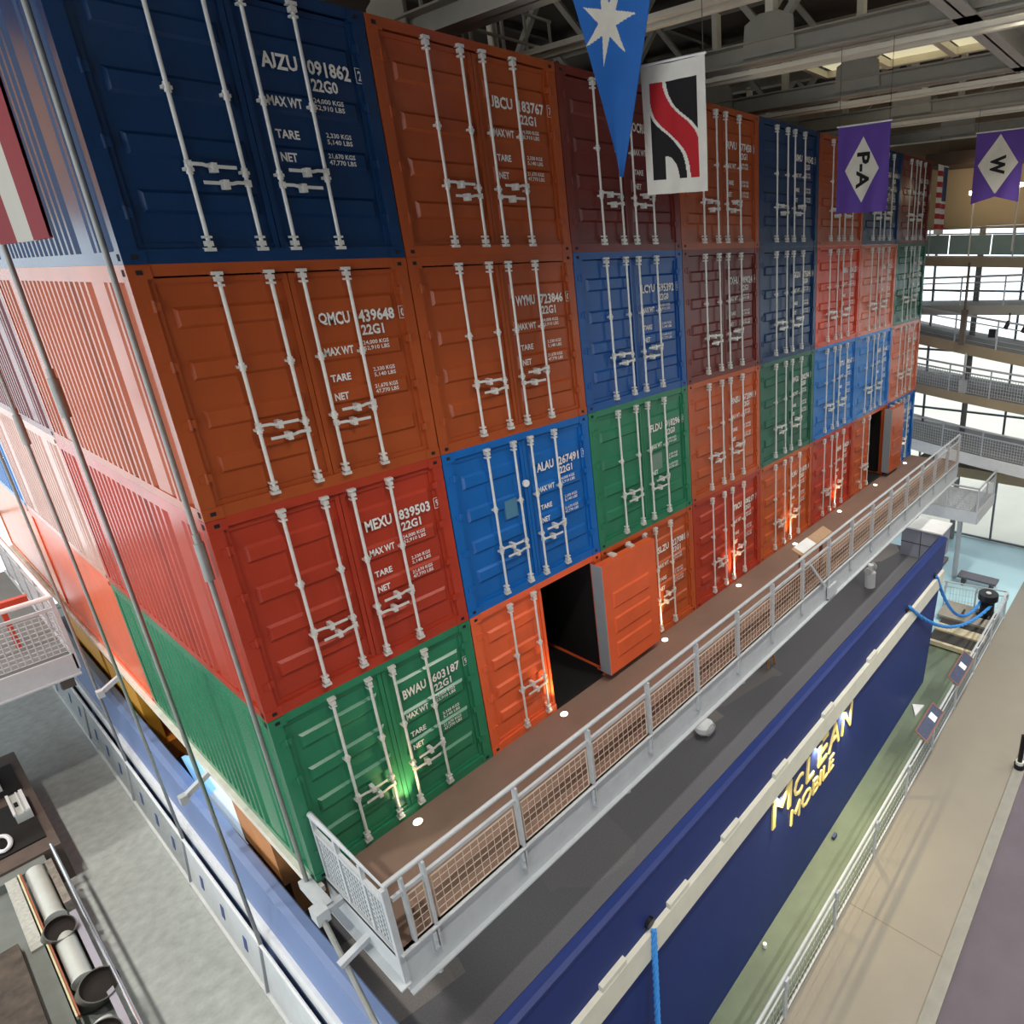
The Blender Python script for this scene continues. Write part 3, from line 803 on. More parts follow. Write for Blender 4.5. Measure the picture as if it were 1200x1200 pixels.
# ------------------------------------------------------------------ things on the ship's deck
t = thing('round_lantern', 'white round lantern on the dark deck below the walkway', 'lantern', (7.25, -0.52, ZD))
MB().tube([(0, 0, 0.02), (0, 0, 0.06), (0, 0, 0.14), (0, 0, 0.24), (0, 0, 0.30), (0, 0, 0.33)], [0.10, 0.17, 0.22, 0.20, 0.12, 0.05], 20).build('body', WHITE, t, True)
MB().tube([(0.16 * math.cos(a), -0.17 + 0 * a, 0.17 + 0.12 * math.sin(a)) for a in [2 * PI * k / 16 for k in range(17)]], 0.012, 6).build('ring', BAR, t)
t = thing('wooden_stool', 'small wooden stool on the deck below the walkway', 'stool', (10.1, -0.35, ZD))
WOOD = mat('stool_wood', '#b5763f', 0.55, 0, 0.15, 8)
MB().cyl((0, 0, 0.62), (0, 0, 0.66), 0.17, 20).build('seat', WOOD, t)
for k in range(4):
    a = PI / 4 + k * PI / 2
    MB().bar((0.22 * math.cos(a), 0.22 * math.sin(a), 0), (0.12 * math.cos(a), 0.12 * math.sin(a), 0.62), 0.035).build('leg', WOOD, t)
r = MB()
for k in range(4):
    a, c = PI / 4 + k * PI / 2, PI / 4 + (k + 1) * PI / 2
    r.bar((0.19 * math.cos(a), 0.19 * math.sin(a), 0.2), (0.19 * math.cos(c), 0.19 * math.sin(c), 0.2), 0.02)
r.build('stretcher', WOOD, t)
t = thing('deck_cabinet', 'pale grey cabinet at the far end of the ship\'s deck', 'cabinet', (0, 0, 0))
MB().box(18.0, 19.0, -2.15, -0.85, ZD, -1.65).build('body', mat('grey_cabinet', '#8f93a2', 0.5, 0, 0.06), t)
MB().box(17.95, 19.05, -2.2, -0.8, -1.65, -1.6).build('top', WHITE, t)
for y in (-1.5,): MB().box(17.985, 18.0, y - 0.01, y + 0.01, ZD, -1.65).box(17.985, 18.0, -2.15, -0.85, -2.16, -2.14).build('panel_joint', BEAMD, t)
t = thing('white_valve', 'white machine fitting on the deck beneath the walkway\'s far part', 'fitting', (15.3, -0.9, ZD))
MB().cyl((0, 0, 0), (0, 0, 0.5), 0.16, 14).cyl((0, 0, 0.5), (0, 0, 0.75), 0.09, 14).build('body', WHITE, t)
MB().cyl((-0.2, 0, 0.6), (0.2, 0, 0.6), 0.05, 12).cyl((-0.22, 0, 0.6), (-0.2, 0, 0.6), 0.12, 14).cyl((0.2, 0, 0.6), (0.22, 0, 0.6), 0.12, 14).build('wheel', BAR, t)

# ------------------------------------------------------------------ quay side
YR = -3.9
q = thing('quay_railing', 'long grey steel railing between the green strip and the tan floor', 'railing', (0, 0, 0))
zt = ZG + 1.03; x1 = 20.7
MB().tube([(0.5, YR, zt), (x1, YR, zt), (x1 - 0.4, -1.8, zt)], 0.034, 10).build('top_rail', STEEL, q, True)
MB().tube([(0.5, YR - 0.02, zt - 0.2), (x1, YR - 0.02, zt - 0.2), (x1 - 0.4, -1.8, zt - 0.2)], 0.022, 8).build('middle_rail', STEEL, q, True)
MB().bar((0.5, YR, ZG + 0.08), (x1, YR, ZG + 0.08), 0.04, 0.04).build('bottom_rail', STEEL, q)
pst = mk(MB().box(-0.05, 0.05, -0.015, 0.03, 0, 0.82).box(-0.05, 0.05, -0.05, 0.01, 0.78, 1.0), 'post', [STEEL])
for k in range(11): inst('post', pst, q, (0.99 + 1.96 * k, YR - 0.02, ZG))
inst('post', pst, q, (x1 - 0.38, -1.85, ZG)); inst('post', pst, q, (x1 - 0.2, -2.9, ZG))
bp = MB()
for k in range(18):
    bp.bar((1.96 * (k + 0.5) / 18, 0, 0.08), (1.96 * (k + 0.5) / 18, 0, 0.83), 0.009)
for z in (0.3, 0.55): bp.bar((0, 0, z), (1.96, 0, z), 0.007)
bpm = mk(bp, 'picket_panel', [STEEL])
for k in range(10): inst('picket_panel', bpm, q, (0.99 + 1.96 * k, YR, ZG))
inst('picket_panel', bpm, q, (x1, YR, ZG), None, PI / 2 + 0.18)

SG = mat('sign_slate', '#3f4660', 0.4, 0, 0.25, 14)
for k, (xa, xb) in enumerate(((11.75, 13.05), (14.4, 15.9))):
    t = thing('reader_sign', 'slate blue reader sign tilted on the quay railing, %s' % ('nearer one', 'farther one')[k], 'sign', (0, 0, 0), 'reader signs on the quay railing')
    b = MB(); b.prism([(-4.02, ZG + 1.06), (-3.74, ZG + 1.23), (-3.72, ZG + 1.21), (-4.0, ZG + 1.04)], lambda y, z: (xa, y, z), lambda y, z: (xb, y, z)); b.build('board', SG, t)
    b = MB()
    for yy, zz in ((-4.03, ZG + 1.05), (-3.73, ZG + 1.23)): b.bar((xa, yy, zz), (xb, yy, zz), 0.025)
    for xx in (xa, xb): b.bar((xx, -4.03, ZG + 1.05), (xx, -3.73, ZG + 1.23), 0.025)
    b.build('frame', mat('brown_frame', '#96604c', 0.5), t)
    b = MB(); b.prism([(-3.98, ZG + 1.086), (-3.8, ZG + 1.195), (-3.8, ZG + 1.2), (-3.98, ZG + 1.091)], lambda y, z: (xa + 0.75, y, z), lambda y, z: (xa + 0.98, y, z)); b.build('picture', WHITE, t)

# floor marker, dock, bollard, ropes, bench
b = MB(); b.prism([(13.75, -3.1), (14.2, -2.86), (14.35, -3.16)], lambda x, y: (x, y, ZG), lambda x, y: (x, y, ZG + 0.05)); tag(b.build('floor_wedge', WHITE), 'small white triangular wedge lying on the green strip', 'wedge')
tag(MB().box(8.7, 8.85, -3.02, -2.95, ZG, ZG + 0.08).build('floor_stud', mat('stud_blue', '#31406a', 0.5)), 'tiny blue stud at the hull\'s foot on the green strip', 'stud')
tag(MB().cyl((5.75, -2.98, ZG), (5.75, -2.98, ZG + 0.09), 0.04, 10).build('floor_lamp_stud', mat('stud_white', '#f2f2f2', 0.3)), 'tiny white stud at the hull\'s foot near the picture\'s bottom', 'stud')
t = thing('mooring_dock', 'low dock platform with cream planks at the strip\'s far end', 'dock', (0, 0, 0))
MB().box(17.55, 20.4, -3.8, -2.15, ZG, ZG + 0.16).build('base', mat('dock_dark', '#3c3a36', 0.8), t)
pl = mat('cream_plank', '#c9bc9c', 0.6, 0, 0.12, 5)
MB().box(17.5, 17.62, -3.8, -2.15, ZG + 0.05, ZG + 0.2).build('front_plank', pl, t)
MB().box(18.3, 18.75, -3.8, -2.15, ZG + 0.16, ZG + 0.22).build('plank', pl, t)
MB().box(19.2, 20.4, -3.8, -1.95, ZG + 0.16, ZG + 0.24).build('landing', mat('dock_grey', '#9a9488', 0.7, 0, 0.1, 3), t)
t = thing('mooring_bollard', 'black double-rimmed mooring bollard at the far end of the strip', 'bollard', (20.1, -3.4, ZG + 0.24))
BK = mat('bollard_black', '#101014', 0.35, 0.2, 0.1)
MB().tube([(0, 0, 0), (0, 0, 0.05), (0, 0, 0.1), (0, 0, 0.55), (0, 0, 0.64), (0, 0, 0.82), (0, 0, 0.86)], [0.34, 0.34, 0.25, 0.24, 0.34, 0.34, 0.33], 24).build('drum', BK, t, True)
MB().cyl((0, 0, 0.86), (0, 0, 0.89), 0.09, 12).build('cap_knob', BAR, t)
t = thing('cleat', 'small black mooring cleat on the dock beside the bollard', 'cleat', (19.5, -2.75, ZG + 0.24))
MB().cyl((0, 0, 0), (0, 0, 0.14), 0.05, 10).bar((-0.22, 0, 0.16), (0.22, 0, 0.16), 0.06).build('body', BK, t)


def rope(name, a, c, sag, lab, r=0.055, n=40):
    b = MB(); pts = []
    a, c = Vector(a), Vector(c)
    for k in range(n + 1):
        u = k / n; p = a.lerp(c, u); p.z -= sag * 4 * u * (1 - u); pts.append(p)
    # three laid strands
    for s in range(3):
        ps = []
        for k, p in enumerate(pts):
            d = (pts[min(k + 1, n)] - pts[max(k - 1, 0)]).normalized(); x = d.cross(Vector((0, 0, 1)))
            x = x.normalized() if x.length > 1e-4 else Vector((1, 0, 0)); y = d.cross(x); an = k * 1.05 + s * 2 * PI / 3
            ps.append(p + (x * math.cos(an) + y * math.sin(an)) * r * 0.5)
        b.tube(ps, r * 0.6, 7)
    return tag(b.build(name, ROPE, None, True), lab, 'rope', 'blue mooring ropes')


rope('mooring_rope', HS(0.955, 0.19, 0.06), (20.0, -3.2, ZG + 0.75), 0.95, 'blue mooring rope running from the hull\'s far end to the bollard')
rope('mooring_rope', HS(0.818, 0.17, 0.06), (20.0, -3.55, ZG + 0.7), 0.75, 'blue mooring rope running from the hull before the far end to the bollard')
rope('mooring_rope', HS(0.191, 0.205, 0.10), HS(0.17, 0.97, 0.35), 0.0, 'blue mooring rope hanging straight down the hull at the picture\'s bottom', 0.048, 60)
for k, s in enumerate((0.955, 0.818, 0.191)):
    p = HS(s, 0.19, 0.0); MB().cyl(p + Vector((0, 0.02, 0)), p + Vector((0, -0.05, -0.01)), 0.09, 14).build('rope_eye', BK, hull)
t = thing('slatted_bench', 'long dark grey bench on the pale blue floor beyond the railing', 'bench', (0, 0, 0))
MB().box(22.2, 22.75, -3.2, -1.75, ZG + 0.32, ZG + 0.4).build('seat', mat('bench_grey', '#5d5a64', 0.6), t)
for y in (-3.0, -1.95): MB().box(22.25, 22.7, y - 0.05, y + 0.05, ZG, ZG + 0.32).build('leg', BEAMD, t)
t = thing('post_base', 'black and silver post foot beside the grey kerb at the right edge', 'post', (13.3, -5.97, ZG + 0.06))
MB().cyl((0, 0, 0), (0, 0, 0.12), 0.13, 16).build('foot', BK, t); MB().cyl((0, 0, 0.12), (0, 0, 0.2), 0.1, 16).build('collar', BAR, t); MB().cyl((0, 0, 0.2), (0, 0, 1.0), 0.06, 12).build('shaft', BK, t)

# ------------------------------------------------------------------ exhibits bottom left
PLN = mat('plinth_grey', '#747a76', 0.8, 0, 0.1, 3)
t = thing('machine_model', 'long grey machine model with white barrels and dark round openings at bottom left', 'model', (0, 0, 0))
MB().box(-3.4, -1.84, 0.6, 7.1, ZC, -2.72).build('base', PLN, t)
MB().box(-3.4, -2.28, 0.6, 6.2, -2.72, -2.5).build('shelf', PLN, t)
OFF = mat('barrel_white', '#c9cec8', 0.4, 0.1, 0.06, 4)
for y0, y1 in ((5.55, 7.0), (3.9, 5.3), (1.5, 2.9)): MB().cyl((-2.07, y0, -2.55), (-2.07, y1, -2.55), 0.12, 20).cyl((-2.07, y0 - 0.03, -2.55), (-2.07, y0, -2.55), 0.135, 20).build('barrel', OFF, t, True)
MB().box(-2.235, -2.215, 3.2, 7.0, -2.5, -2.44).build('red_strip', mat('strip_red', '#a2583e', 0.5), t)
MB().box(-2.26, -2.24, 3.2, 7.0, -2.5, -2.44).build('yellow_strip', mat('strip_cream', '#d8d3a6', 0.5), t)
MB().box(-2.42, -2.28, 5.0, 7.0, -2.5, -2.46).build('ribbed_plate', mat('ribbed', '#b5b8b0', 0.5, 0, 0.2, 20), t)
MB().box(-1.93, -1.84, 5.6, 6.95, -2.72, -2.42).build('side_block', mat('block', '#8d857a', 0.5, 0.2, 0.4, 12), t)
MB().box(-1.92, -1.84, 2.0, 5.4, -2.72, -2.48).build('side_plate', mat('lilac_plate', '#a9a7b4', 0.4, 0.3, 0.06), t)
CUP = mat('cup_metal', '#6f706c', 0.45, 0.4, 0.15, 6); CUPD = mat('cup_dark', '#2a211d', 0.7, 0, 0.15, 6)
for (x, y, rr) in ((-2.05, 3.35, 0.23), (-2.17, 4.95, 0.19), (-2.2, 2.45, 0.2)):
    k = 28; b = MB(); n0 = len(b.v); ax = Vector((0.25, -0.55, 0.8)).normalized(); u = ax.cross(Vector((0, 0, 1))).normalized(); v = ax.cross(u)
    c0 = Vector((x, y + 0.25, -2.66)); c1 = c0 + ax * 0.42
    for cc, r_ in ((c0, rr * 0.95), (c1, rr), (c1, rr * 0.93), (c0 + ax * 0.33, rr * 0.9)):
        b.v += [tuple(cc + (u * math.cos(2 * PI * q_ / k) + v * math.sin(2 * PI * q_ / k)) * r_) for q_ in range(k)]
    for ring in range(3):
        for q_ in range(k):
            b.f.append((ring * k + q_, ring * k + (q_ + 1) % k, (ring + 1) * k + (q_ + 1) % k, (ring + 1) * k + q_)); b.m.append(0 if ring < 2 else 1)
    b.f.append(tuple(3 * k + q_ for q_ in range(k))); b.m.append(1)
    b.build('funnel', [CUP, CUPD], t, True)
t = thing('exhibit_handrail', 'shiny chrome handrail along the machine model beside the grey carpet', 'handrail', (0, 0, 0))
MB().tube([(-1.77, 0.6, -2.3), (-1.78, 7.15, -2.3), (-1.78, 7.25, -2.36)], 0.025, 10).build('rail', mat('chrome', '#d8d8dc', 0.15, 0.9, 0), t, True)
for y in (1.2, 3.2, 5.2, 7.1): MB().cyl((-1.78, y, ZC), (-1.78, y, -2.3), 0.018, 8).build('post', STEEL, t)
t = thing('wood_panel', 'dark weathered wooden panel in the bottom left corner', 'panel', (0, 0, 0))
MB().box(-3.9, -2.5, 0.4, 5.2, -2.495, -2.34).build('board', mat('dark_wood', '#4a4138', 0.7, 0, 0.5, 5, 0.3), t)
t = thing('display_case', 'brown framed black display case at the left edge on the grey carpet', 'display case', (0, 0, 0))
MB().box(-3.6, -1.66, 7.35, 11.4, ZC, -2.5).build('base', mat('case_brown', '#5d5048', 0.7, 0, 0.15, 4), t)
MB().box(-3.5, -1.78, 7.75, 9.35, -2.5, -2.47).build('pit', mat('pit_black', '#15100d', 0.8, 0, 0.2), t)
MB().box(-3.5, -1.78, 9.75, 10.9, -2.5, -2.47).build('pit', mat('pit_black', '#15100d', 0.8, 0, 0.2), t)
MB().box(-3.6, -1.9, 7.1, 7.35, ZC, -2.55).build('ledge', PLN, t)
for (y0, y1, lab) in ((8.55, 9.35, 'white ribbed block on the black display case, fully in view'), (9.95, 10.75, 'white ribbed block on the display case, cut by the left edge')):
    xo = 0 if y0 < 9 else -0.22
    t = thing('model_block', lab, 'model part', (xo, 0, 0), 'white blocks on the display case')
    MB().box(-2.02, -1.80, y0, y1, -2.47, -2.3).build('body', OFF, t)
    MB().box(-2.03, -1.99, y0, y1, -2.3, -2.26).box(-1.85, -1.80, y0, y1, -2.3, -2.26).box(-1.9, -1.88, y0, y1, -2.3, -2.27).build('rib', WHITE, t)
    MB().box(-1.97, -1.92, y0 + 0.3, y0 + 0.45, -2.3, -2.28).build('socket', DARK, t)
t = thing('white_ring', 'small white ring fitting on the black display case at the left edge', 'fitting', (-2.28, 8.1, -2.47))
MB().tube([(0.1 * math.cos(a), 0.25 * math.sin(a), 0.05) for a in [2 * PI * k / 20 for k in range(21)]], 0.035, 8).build('ring', WHITE, t, True)

# ------------------------------------------------------------------ flags
def flag(name, lab, fn, nu, nv, col, mats, decos=(), group='hanging flags', pole=None):
    """cloth with fn(u,v,off)->point, u left to right, v top to bottom; col(u,v) picks the material"""
    t = thing(name, lab, 'flag', tuple(fn(0.5, 0.0, 0)), group)
    base = fn(0.5, 0.0, 0)
    b = MB()
    for off in (0.0, 0.006):
        n = len(b.v)
        b.v += [tuple(fn(i / nu, j / nv, off) - base) for j in range(nv + 1) for i in range(nu + 1)]
        for j in range(nv):
            for i in range(nu):
                a = n + j * (nu + 1) + i; b.f.append((a, a + 1, a + nu + 2, a + nu + 1)); b.m.append(col((i + 0.5) / nu, (j + 0.5) / nv))
    b.build('cloth', mats, t, True, False)
    for nm, dfn, m in decos:
        d = MB(); dfn(d, lambda u, v: fn(u, v, -0.006) - base); d.build(nm, m, t, False, False)
    if pole:
        MB().cyl(fn(-0.02, -0.005, 0) - base, fn(1.02, -0.005, 0) - base, 0.014, 8).build('pole', WHITE, t)
        for u in (0.02, 0.98):
            p = fn(u, 0, 0) - base; MB().cyl(p, p + Vector((0, 0, pole)), 0.005, 6).build('cord', BEAMD, t)
    return t


def vflag(x, y0, y1, z1, z0, amp=0.02, fx=3.0, ph=0.0, slope=0.0):
    def fn(u, v, off):
        return Vector((x + off + amp * v * math.sin(fx * 2 * PI * u + ph + 1.5 * v) + 0.3 * amp * math.sin(17 * u + 5 * v), y0 + (y1 - y0) * u, z1 + (z0 - z1) * v + slope * u - 0.015 * math.sin(PI * u) * (1 - v)))
    return fn


PURP = mat('purple_cloth', '#5b3f95', 0.8, 0, 0.06, 6); CREAM = mat('cream_cloth', '#d6d3c6', 0.8, 0, 0.05, 6)
INK = mat('black_cloth', '#121114', 0.85, 0, 0.05); REDC = mat('red_cloth', '#b01a24', 0.8, 0, 0.06); BLUC = mat('blue_cloth', '#1b63b4', 0.75, 0, 0.06, 3)
WHC = mat('white_cloth', '#dcdad0', 0.8, 0, 0.05, 5)


def tri_poly(d, fn, pts):
    n = len(d.v); d.v += [tuple(fn(*p)) for p in pts]; d.f.append(tuple(range(n, n + len(pts)))); d.m.append(0)


def grid_diamond(d, fn, cu, cv, ru, rv, n=10):
    for i in range(-n, n):
        for j in range(-n, n):
            q = []
            for a, c in ((i, j), (i + 1, j), (i + 1, j + 1), (i, j + 1)):
                p, r_ = a / n, c / n
                q.append(fn(cu + ru * (p + r_) / 2, cv + rv * (p - r_) / 2))
            d.quad(*q)


def rot_text(d, fn, s, cu, cv, hu, hv, bold=0.03):
    # letters turned a quarter turn clockwise: reading runs down the cloth
    put_text(d, s, lambda a, c: fn(cu + hu * (c - 0.5), cv + hv * (a - 0.5)) + Vector((-0.006, 0, 0)), bold)


fPA = vflag(9.95, -1.93, -2.90, 9.27, 7.86, 0.03, 2.2)
flag('house_flag', 'purple flag with white diamond lettered P-A, hanging before the top right containers', fPA, 24, 30, lambda u, v: 0, [PURP],
     [('diamond', lambda d, f_: grid_diamond(d, f_, 0.5, 0.5, 0.33 * 1.0, 0.38), CREAM), ('letters', lambda d, f_: rot_text(d, f_, 'P-A', 0.52, 0.51, 0.25, 0.42, 0.035), INK)], pole=1.23)
fW0 = vflag(17.2, -2.29, -3.46, 9.91, 8.24, 0.03, 2.0, 1.0)


def fW(u, v, off):
    p = fW0(u, v, off)
    if v > 0.85: p.z += (v - 0.85) / 0.15 * 0.16 * (1 - abs(2 * u - 1))
    return p


flag('house_flag', 'purple swallow tailed flag with white diamond lettered W at the right edge', fW, 24, 30, lambda u, v: 0, [PURP],
     [('diamond', lambda d, f_: grid_diamond(d, f_, 0.5, 0.45, 0.42, 0.42), CREAM), ('letters', lambda d, f_: rot_text(d, f_, 'W', 0.5, 0.46, 0.32, 0.27, 0.05), INK)], pole=0.55)
fWH = vflag(5.0, -1.70, -2.67, 9.39, 7.98, 0.02, 2.5, 0.5, -0.015)


def whcol(u, v):
    if not (0.13 < u < 0.87 and 0.13 < v < 0.885): return 0
    uu = (u - 0.13) / 0.74; vv = (v - 0.13) / 0.755
    def edge(v_, a, c, m_, k): return a + (c - a) / (1 + math.exp(-(v_ - m_) * k))
    le = edge(vv, -0.02, 0.82, 0.53, 10.0); re = edge(vv, 0.26, 1.06, 0.36, 10.0)
    le = max(0.0, le) if vv < 0.2 else le
    if vv > 0.8: re = max(re, 1.0)
    if le + 0.0 < uu < re: return 1
    if le - 0.07 < uu < re + 0.07: return 0
    if uu < le:
        pass
        if vv > 0.72 and (uu - 0.27) ** 2 / 0.10 + (vv - 1.0) ** 2 / 0.062 < 1 and uu > 0.27: return 0
    return 2


flag('house_flag', 'white flag with black field and red S-shaped band, hanging right of the blue pennant', fWH, 90, 130, whcol, [WHC, REDC, INK], pole=1.02)


def fPE(u, v, off):
    z = 10.9 + (8.17 - 10.9) * v; k = (z - 8.17) / 2.1
    yl = -1.65 + k * 0.653; yr = -1.65 - k * 0.741
    return Vector((4.6 + off + 0.03 * math.sin(5 * u + 3 * v), yl + (yr - yl) * u, z))


def starcol(u, v):
    p = fPE(u, v, 0); dy, dz = p.y + 1.60, p.z - 9.80
    rr = math.hypot(dy, dz); a = (math.atan2(dz, -dy) + PI / 2 + 0.26) % (2 * PI / 7); a = abs(a - PI / 7)
    # a runs from 0 midway between two points to pi/7 on a point
    a = PI / 7 - a; R0, R1 = 0.46, 0.165; t_ = PI / 7
    lim = R0 * R1 * math.sin(t_) / (R0 * math.sin(a) + R1 * math.sin(t_ - a))
    return 1 if rr < lim else 0


flag('pennant', 'blue triangular pennant with a white seven-pointed star, hanging before the top row', fPE, 110, 240, starcol, [BLUC, CREAM], pole=0.6)
def fUL2(u, v, off):
    # stripes run down the cloth; the free edge faces the stack
    y1 = -5.62
    return Vector((-1.45 + off + 0.02 * math.sin(7 * u + 2 * v), y1 + 2.6 * (1 - u), 10.0 + (7.37 - 10.0) * v))


flag('striped_flag', 'large red and white striped flag cut off by the left edge', fUL2, 52, 20, lambda u, v: 0 if int(u * 13) % 2 == 0 else 1, [mat('shaded_red_cloth', '#7c1420', 0.85, 0, 0.06), mat('shaded_white_cloth', '#b4b1a6', 0.85, 0, 0.06)], pole=0.8)  # stripe colours darkened to stand for the shade on this flag


def fUS(u, v, off):
    return Vector((20.45 + 1.0 * u, -0.3 - 0.05 * math.sin(6 * u) + off, 9.6 + (7.57 - 9.6) * v))


def uscol(u, v):
    if u > 0.46 and v < 0.5: return 2
    return 0 if int(v * 13) % 2 == 0 else 1


flag('striped_flag', 'small flag with red and white stripes and blue corner beside the top right container', fUS, 26, 52, uscol, [WHC, REDC, mat('flag_blue', '#2c3f66', 0.8)], pole=0.82)

# ------------------------------------------------------------------ roof steel
def truss(x, z, lab, y0=-20.0, y1=18.0, big=0.35):
    t = thing('roof_truss', lab, 'truss', (x, 0, 0), 'roof trusses')
    MB().box(-0.18, 0.18, y0, y1, z, z + 0.03).box(-0.18, 0.18, y0, y1, z + big - 0.03, z + big).box(-0.015, 0.015, y0, y1, z, z + big).build('bottom_chord', BEAM, t)
    MB().box(-0.16, 0.16, y0, y1, ZR - 0.5, ZR - 0.47).box(-0.16, 0.16, y0, y1, ZR - 0.2, ZR - 0.17).box(-0.015, 0.015, y0, y1, ZR - 0.5, ZR - 0.17).build('top_chord', BEAM, t)
    for k in range(7):
        y = -0.55 + 3.9 * (k - 4)
        MB().box(-0.09, 0.09, y - 0.08, y + 0.08, z + big, ZR - 0.4).build('upright', BEAMC, t)
        MB().bar((0, y, z + big), (0, y + 1.95, ZR - 0.4), 0.12, 0.12).build('diagonal', BEAM, t)
        MB().bar((0, y, z + big), (0, y - 1.95, ZR - 0.4), 0.12, 0.12).build('diagonal', BEAM, t)
        b = MB(); b.prism([(y - 0.55, z + 0.1), (y + 0.55, z + 0.1), (y + 0.5, z + 0.62), (y + 0.2, z + 0.75), (y - 0.2, z + 0.75), (y - 0.5, z + 0.62)], lambda yy, zz: (-0.12, yy, zz), lambda yy, zz: (-0.09, yy, zz)); b.build('gusset_plate', BEAM, t)
    return t


truss(2.2, 10.6, 'roof truss high above the left containers, nearest to the viewer')
truss(5.0, 10.4, 'roof truss above the white flag and blue pennant')
truss(9.95, 10.5, 'roof truss with large gusset plate above the fourth container column')
truss(13.75, 10.5, 'roof truss right of the gusset plate, above the purple P-A flag')
truss(17.2, 10.45, 'roof truss behind the purple P-A flag')
truss(21.3, 10.4, 'farthest roof truss, above the stack\'s right end')
for k, (x, z, lab) in enumerate(((6.85, 10.45, 'above the white flag'), (10.35, 10.42, 'beside the gusset plate'), (14.2, 10.4, 'above the P-A flag'), (17.6, 10.38, 'behind the P-A flag'))):
    t = thing('cable_tray', 'cream twin-rail cable tray %s' % lab, 'cable tray', (x, 0, 0), 'cream twin-rail trays under the roof')
    for dx in (-0.14, 0.14): MB().box(dx - 0.05, dx + 0.05, -20, 4, z, z + 0.08).build('rail', BEAMC, t)
    b = MB()
    for q_ in range(12): b.box(-0.14, 0.14, -20 + 2 * q_, -19.9 + 2 * q_, z + 0.08, z + 0.12)
    b.build('cross_bar', BEAMC, t)
tag(MB().box(4.0, 27, -4.22, -3.84, 10.5, 10.53).box(4.0, 27, -4.22, -3.84, 10.95, 10.98).box(4.0, 27, -4.05, -4.01, 10.5, 10.98).build('girder', mat('pale_girder', '#bdbab0', 0.6, 0, 0.06, 2)), 'broad pale girder crossing the roof at the upper right', 'girder')
tag(MB().box(4.0, 27, -8.3, -8.0, 10.6, 10.64).box(4.0, 27, -8.16, -8.12, 10.6, 11.1).box(4.0, 27, -8.3, -8.0, 11.06, 11.1).build('girder', BEAM), 'second roof girder at the top right corner', 'girder')
t = thing('light_panel_frame', 'frame of cream ceiling panels between the roof trusses', 'panel', (0, 0, 0))
PAN = mat('cream_panel', '#efe9c8', 0.7, 0, 0.03, 2, emit='#f4ecc4', estr=0.4)
MB().box(13.95, 14.08, -3.7, 1.3, 11.4, 11.55).box(15.6, 15.73, -3.7, 1.3, 11.4, 11.55).box(13.95, 15.73, 1.17, 1.3, 11.4, 11.55).box(13.95, 15.73, -3.7, -3.57, 11.4, 11.55).build('frame', BEAMC, t)
for y0 in (-3.5, -1.9, -0.3): MB().box(14.1, 15.6, y0, y0 + 1.35, 11.55, 11.6).build('panel', PAN, t)
for y0 in (-2.12, -0.52): MB().box(13.95, 15.73, y0, y0 + 0.16, 11.38, 11.53).build('cross_bar', BEAMC, t)
tag(MB().cyl((10.9, -4.6, 11.75), (10.9, -1.9, 11.75), 0.32, 24).build('air_duct', mat('cream_duct', '#ded8b4', 0.6, 0, 0.05), None, True), 'cream round air duct under the roof at the top', 'duct')
for k, (lx, ly) in enumerate(ADDED_LAMPS):  # cases for the added unseen lamps
    t = thing('added_hall_lamp', 'added unseen hall lamp hanging from the roof', 'lamp', (lx, ly, 11.4), 'added hall lamps out of view')
    MB().box(-1.25, 1.25, -0.28, 0.28, 0.0, 0.12).build('case', BEAMC, t)
    MB().cyl((-0.9, 0, 0.12), (-0.9, 0, ZR - 11.4), 0.01, 6).cyl((0.9, 0, 0.12), (0.9, 0, ZR - 11.4), 0.01, 6).build('cord', BEAMD, t)
# catwalk over the stack
t = thing('catwalk', 'dim steel catwalk with handrail above the second container column', 'catwalk', (0, 0, 0))
MB().box(5.0, 7.6, 2.6, 4.6, 10.1, 10.2).build('deck', BEAMD, t)
MB().box(5.0, 7.6, 2.55, 2.6, 9.95, 10.35).build('fascia', BEAMD, t)
for z in (10.75, 11.2): MB().bar((5.0, 2.62, z), (7.6, 2.62, z), 0.04).build('rail', BEAM, t)
for x in (5.05, 5.7, 6.35, 7.0, 7.55): MB().bar((x, 2.62, 10.2), (x, 2.62, 11.2), 0.04).build('post', BEAM, t)
for x in (5.4, 6.6, 7.3): MB().bar((x, 3.6, 10.2), (x, 3.6, ZR), 0.05).build('hanger', BEAM, t)
tag(MB().box(0.5, 20.5, 4.0, 4.3, 10.2, 10.5).build('girder', BEAMD), 'dark girder running above the containers\' roofs', 'girder')
tag(MB().box(8.0, 20.5, 1.2, 1.4, 9.95, 10.1).cyl((8.3, 1.3, 10.1), (8.3, 1.3, ZR - 0.2), 0.03, 6).cyl((20.2, 1.3, 10.1), (20.2, 1.3, ZR - 0.2), 0.03, 6).build('pipe_rack', mat('dim_red', '#6b4a40', 0.7)), 'dim brown pipe rack just above the top container row', 'pipe rack')
# roof purlins
for k in range(9):
    y = 9 - 3.2 * k
    tag(MB().box(-6, 27, y - 0.08, y + 0.08, ZR - 0.17, ZR - 0.01).build('purlin', BEAMD), 'dark roof purlin, %s counted from the back wall' % ['first', 'second', 'third', 'fourth', 'fifth', 'sixth', 'seventh', 'eighth', 'ninth'][k], 'purlin', 'roof purlins')

# ------------------------------------------------------------------ ramps and landings at the far right
FAS = mat('ramp_fascia', '#a9a89e', 0.7, 0, 0.08, 1.0); TANF = mat('ramp_tan', '#a6977a', 0.7, 0, 0.08, 1.0); SOF = mat('ramp_soffit', '#7d7a74', 0.8)
GLZ = mat('guard_green', '#8fa39a', 0.3, 0, 0.08, 2)


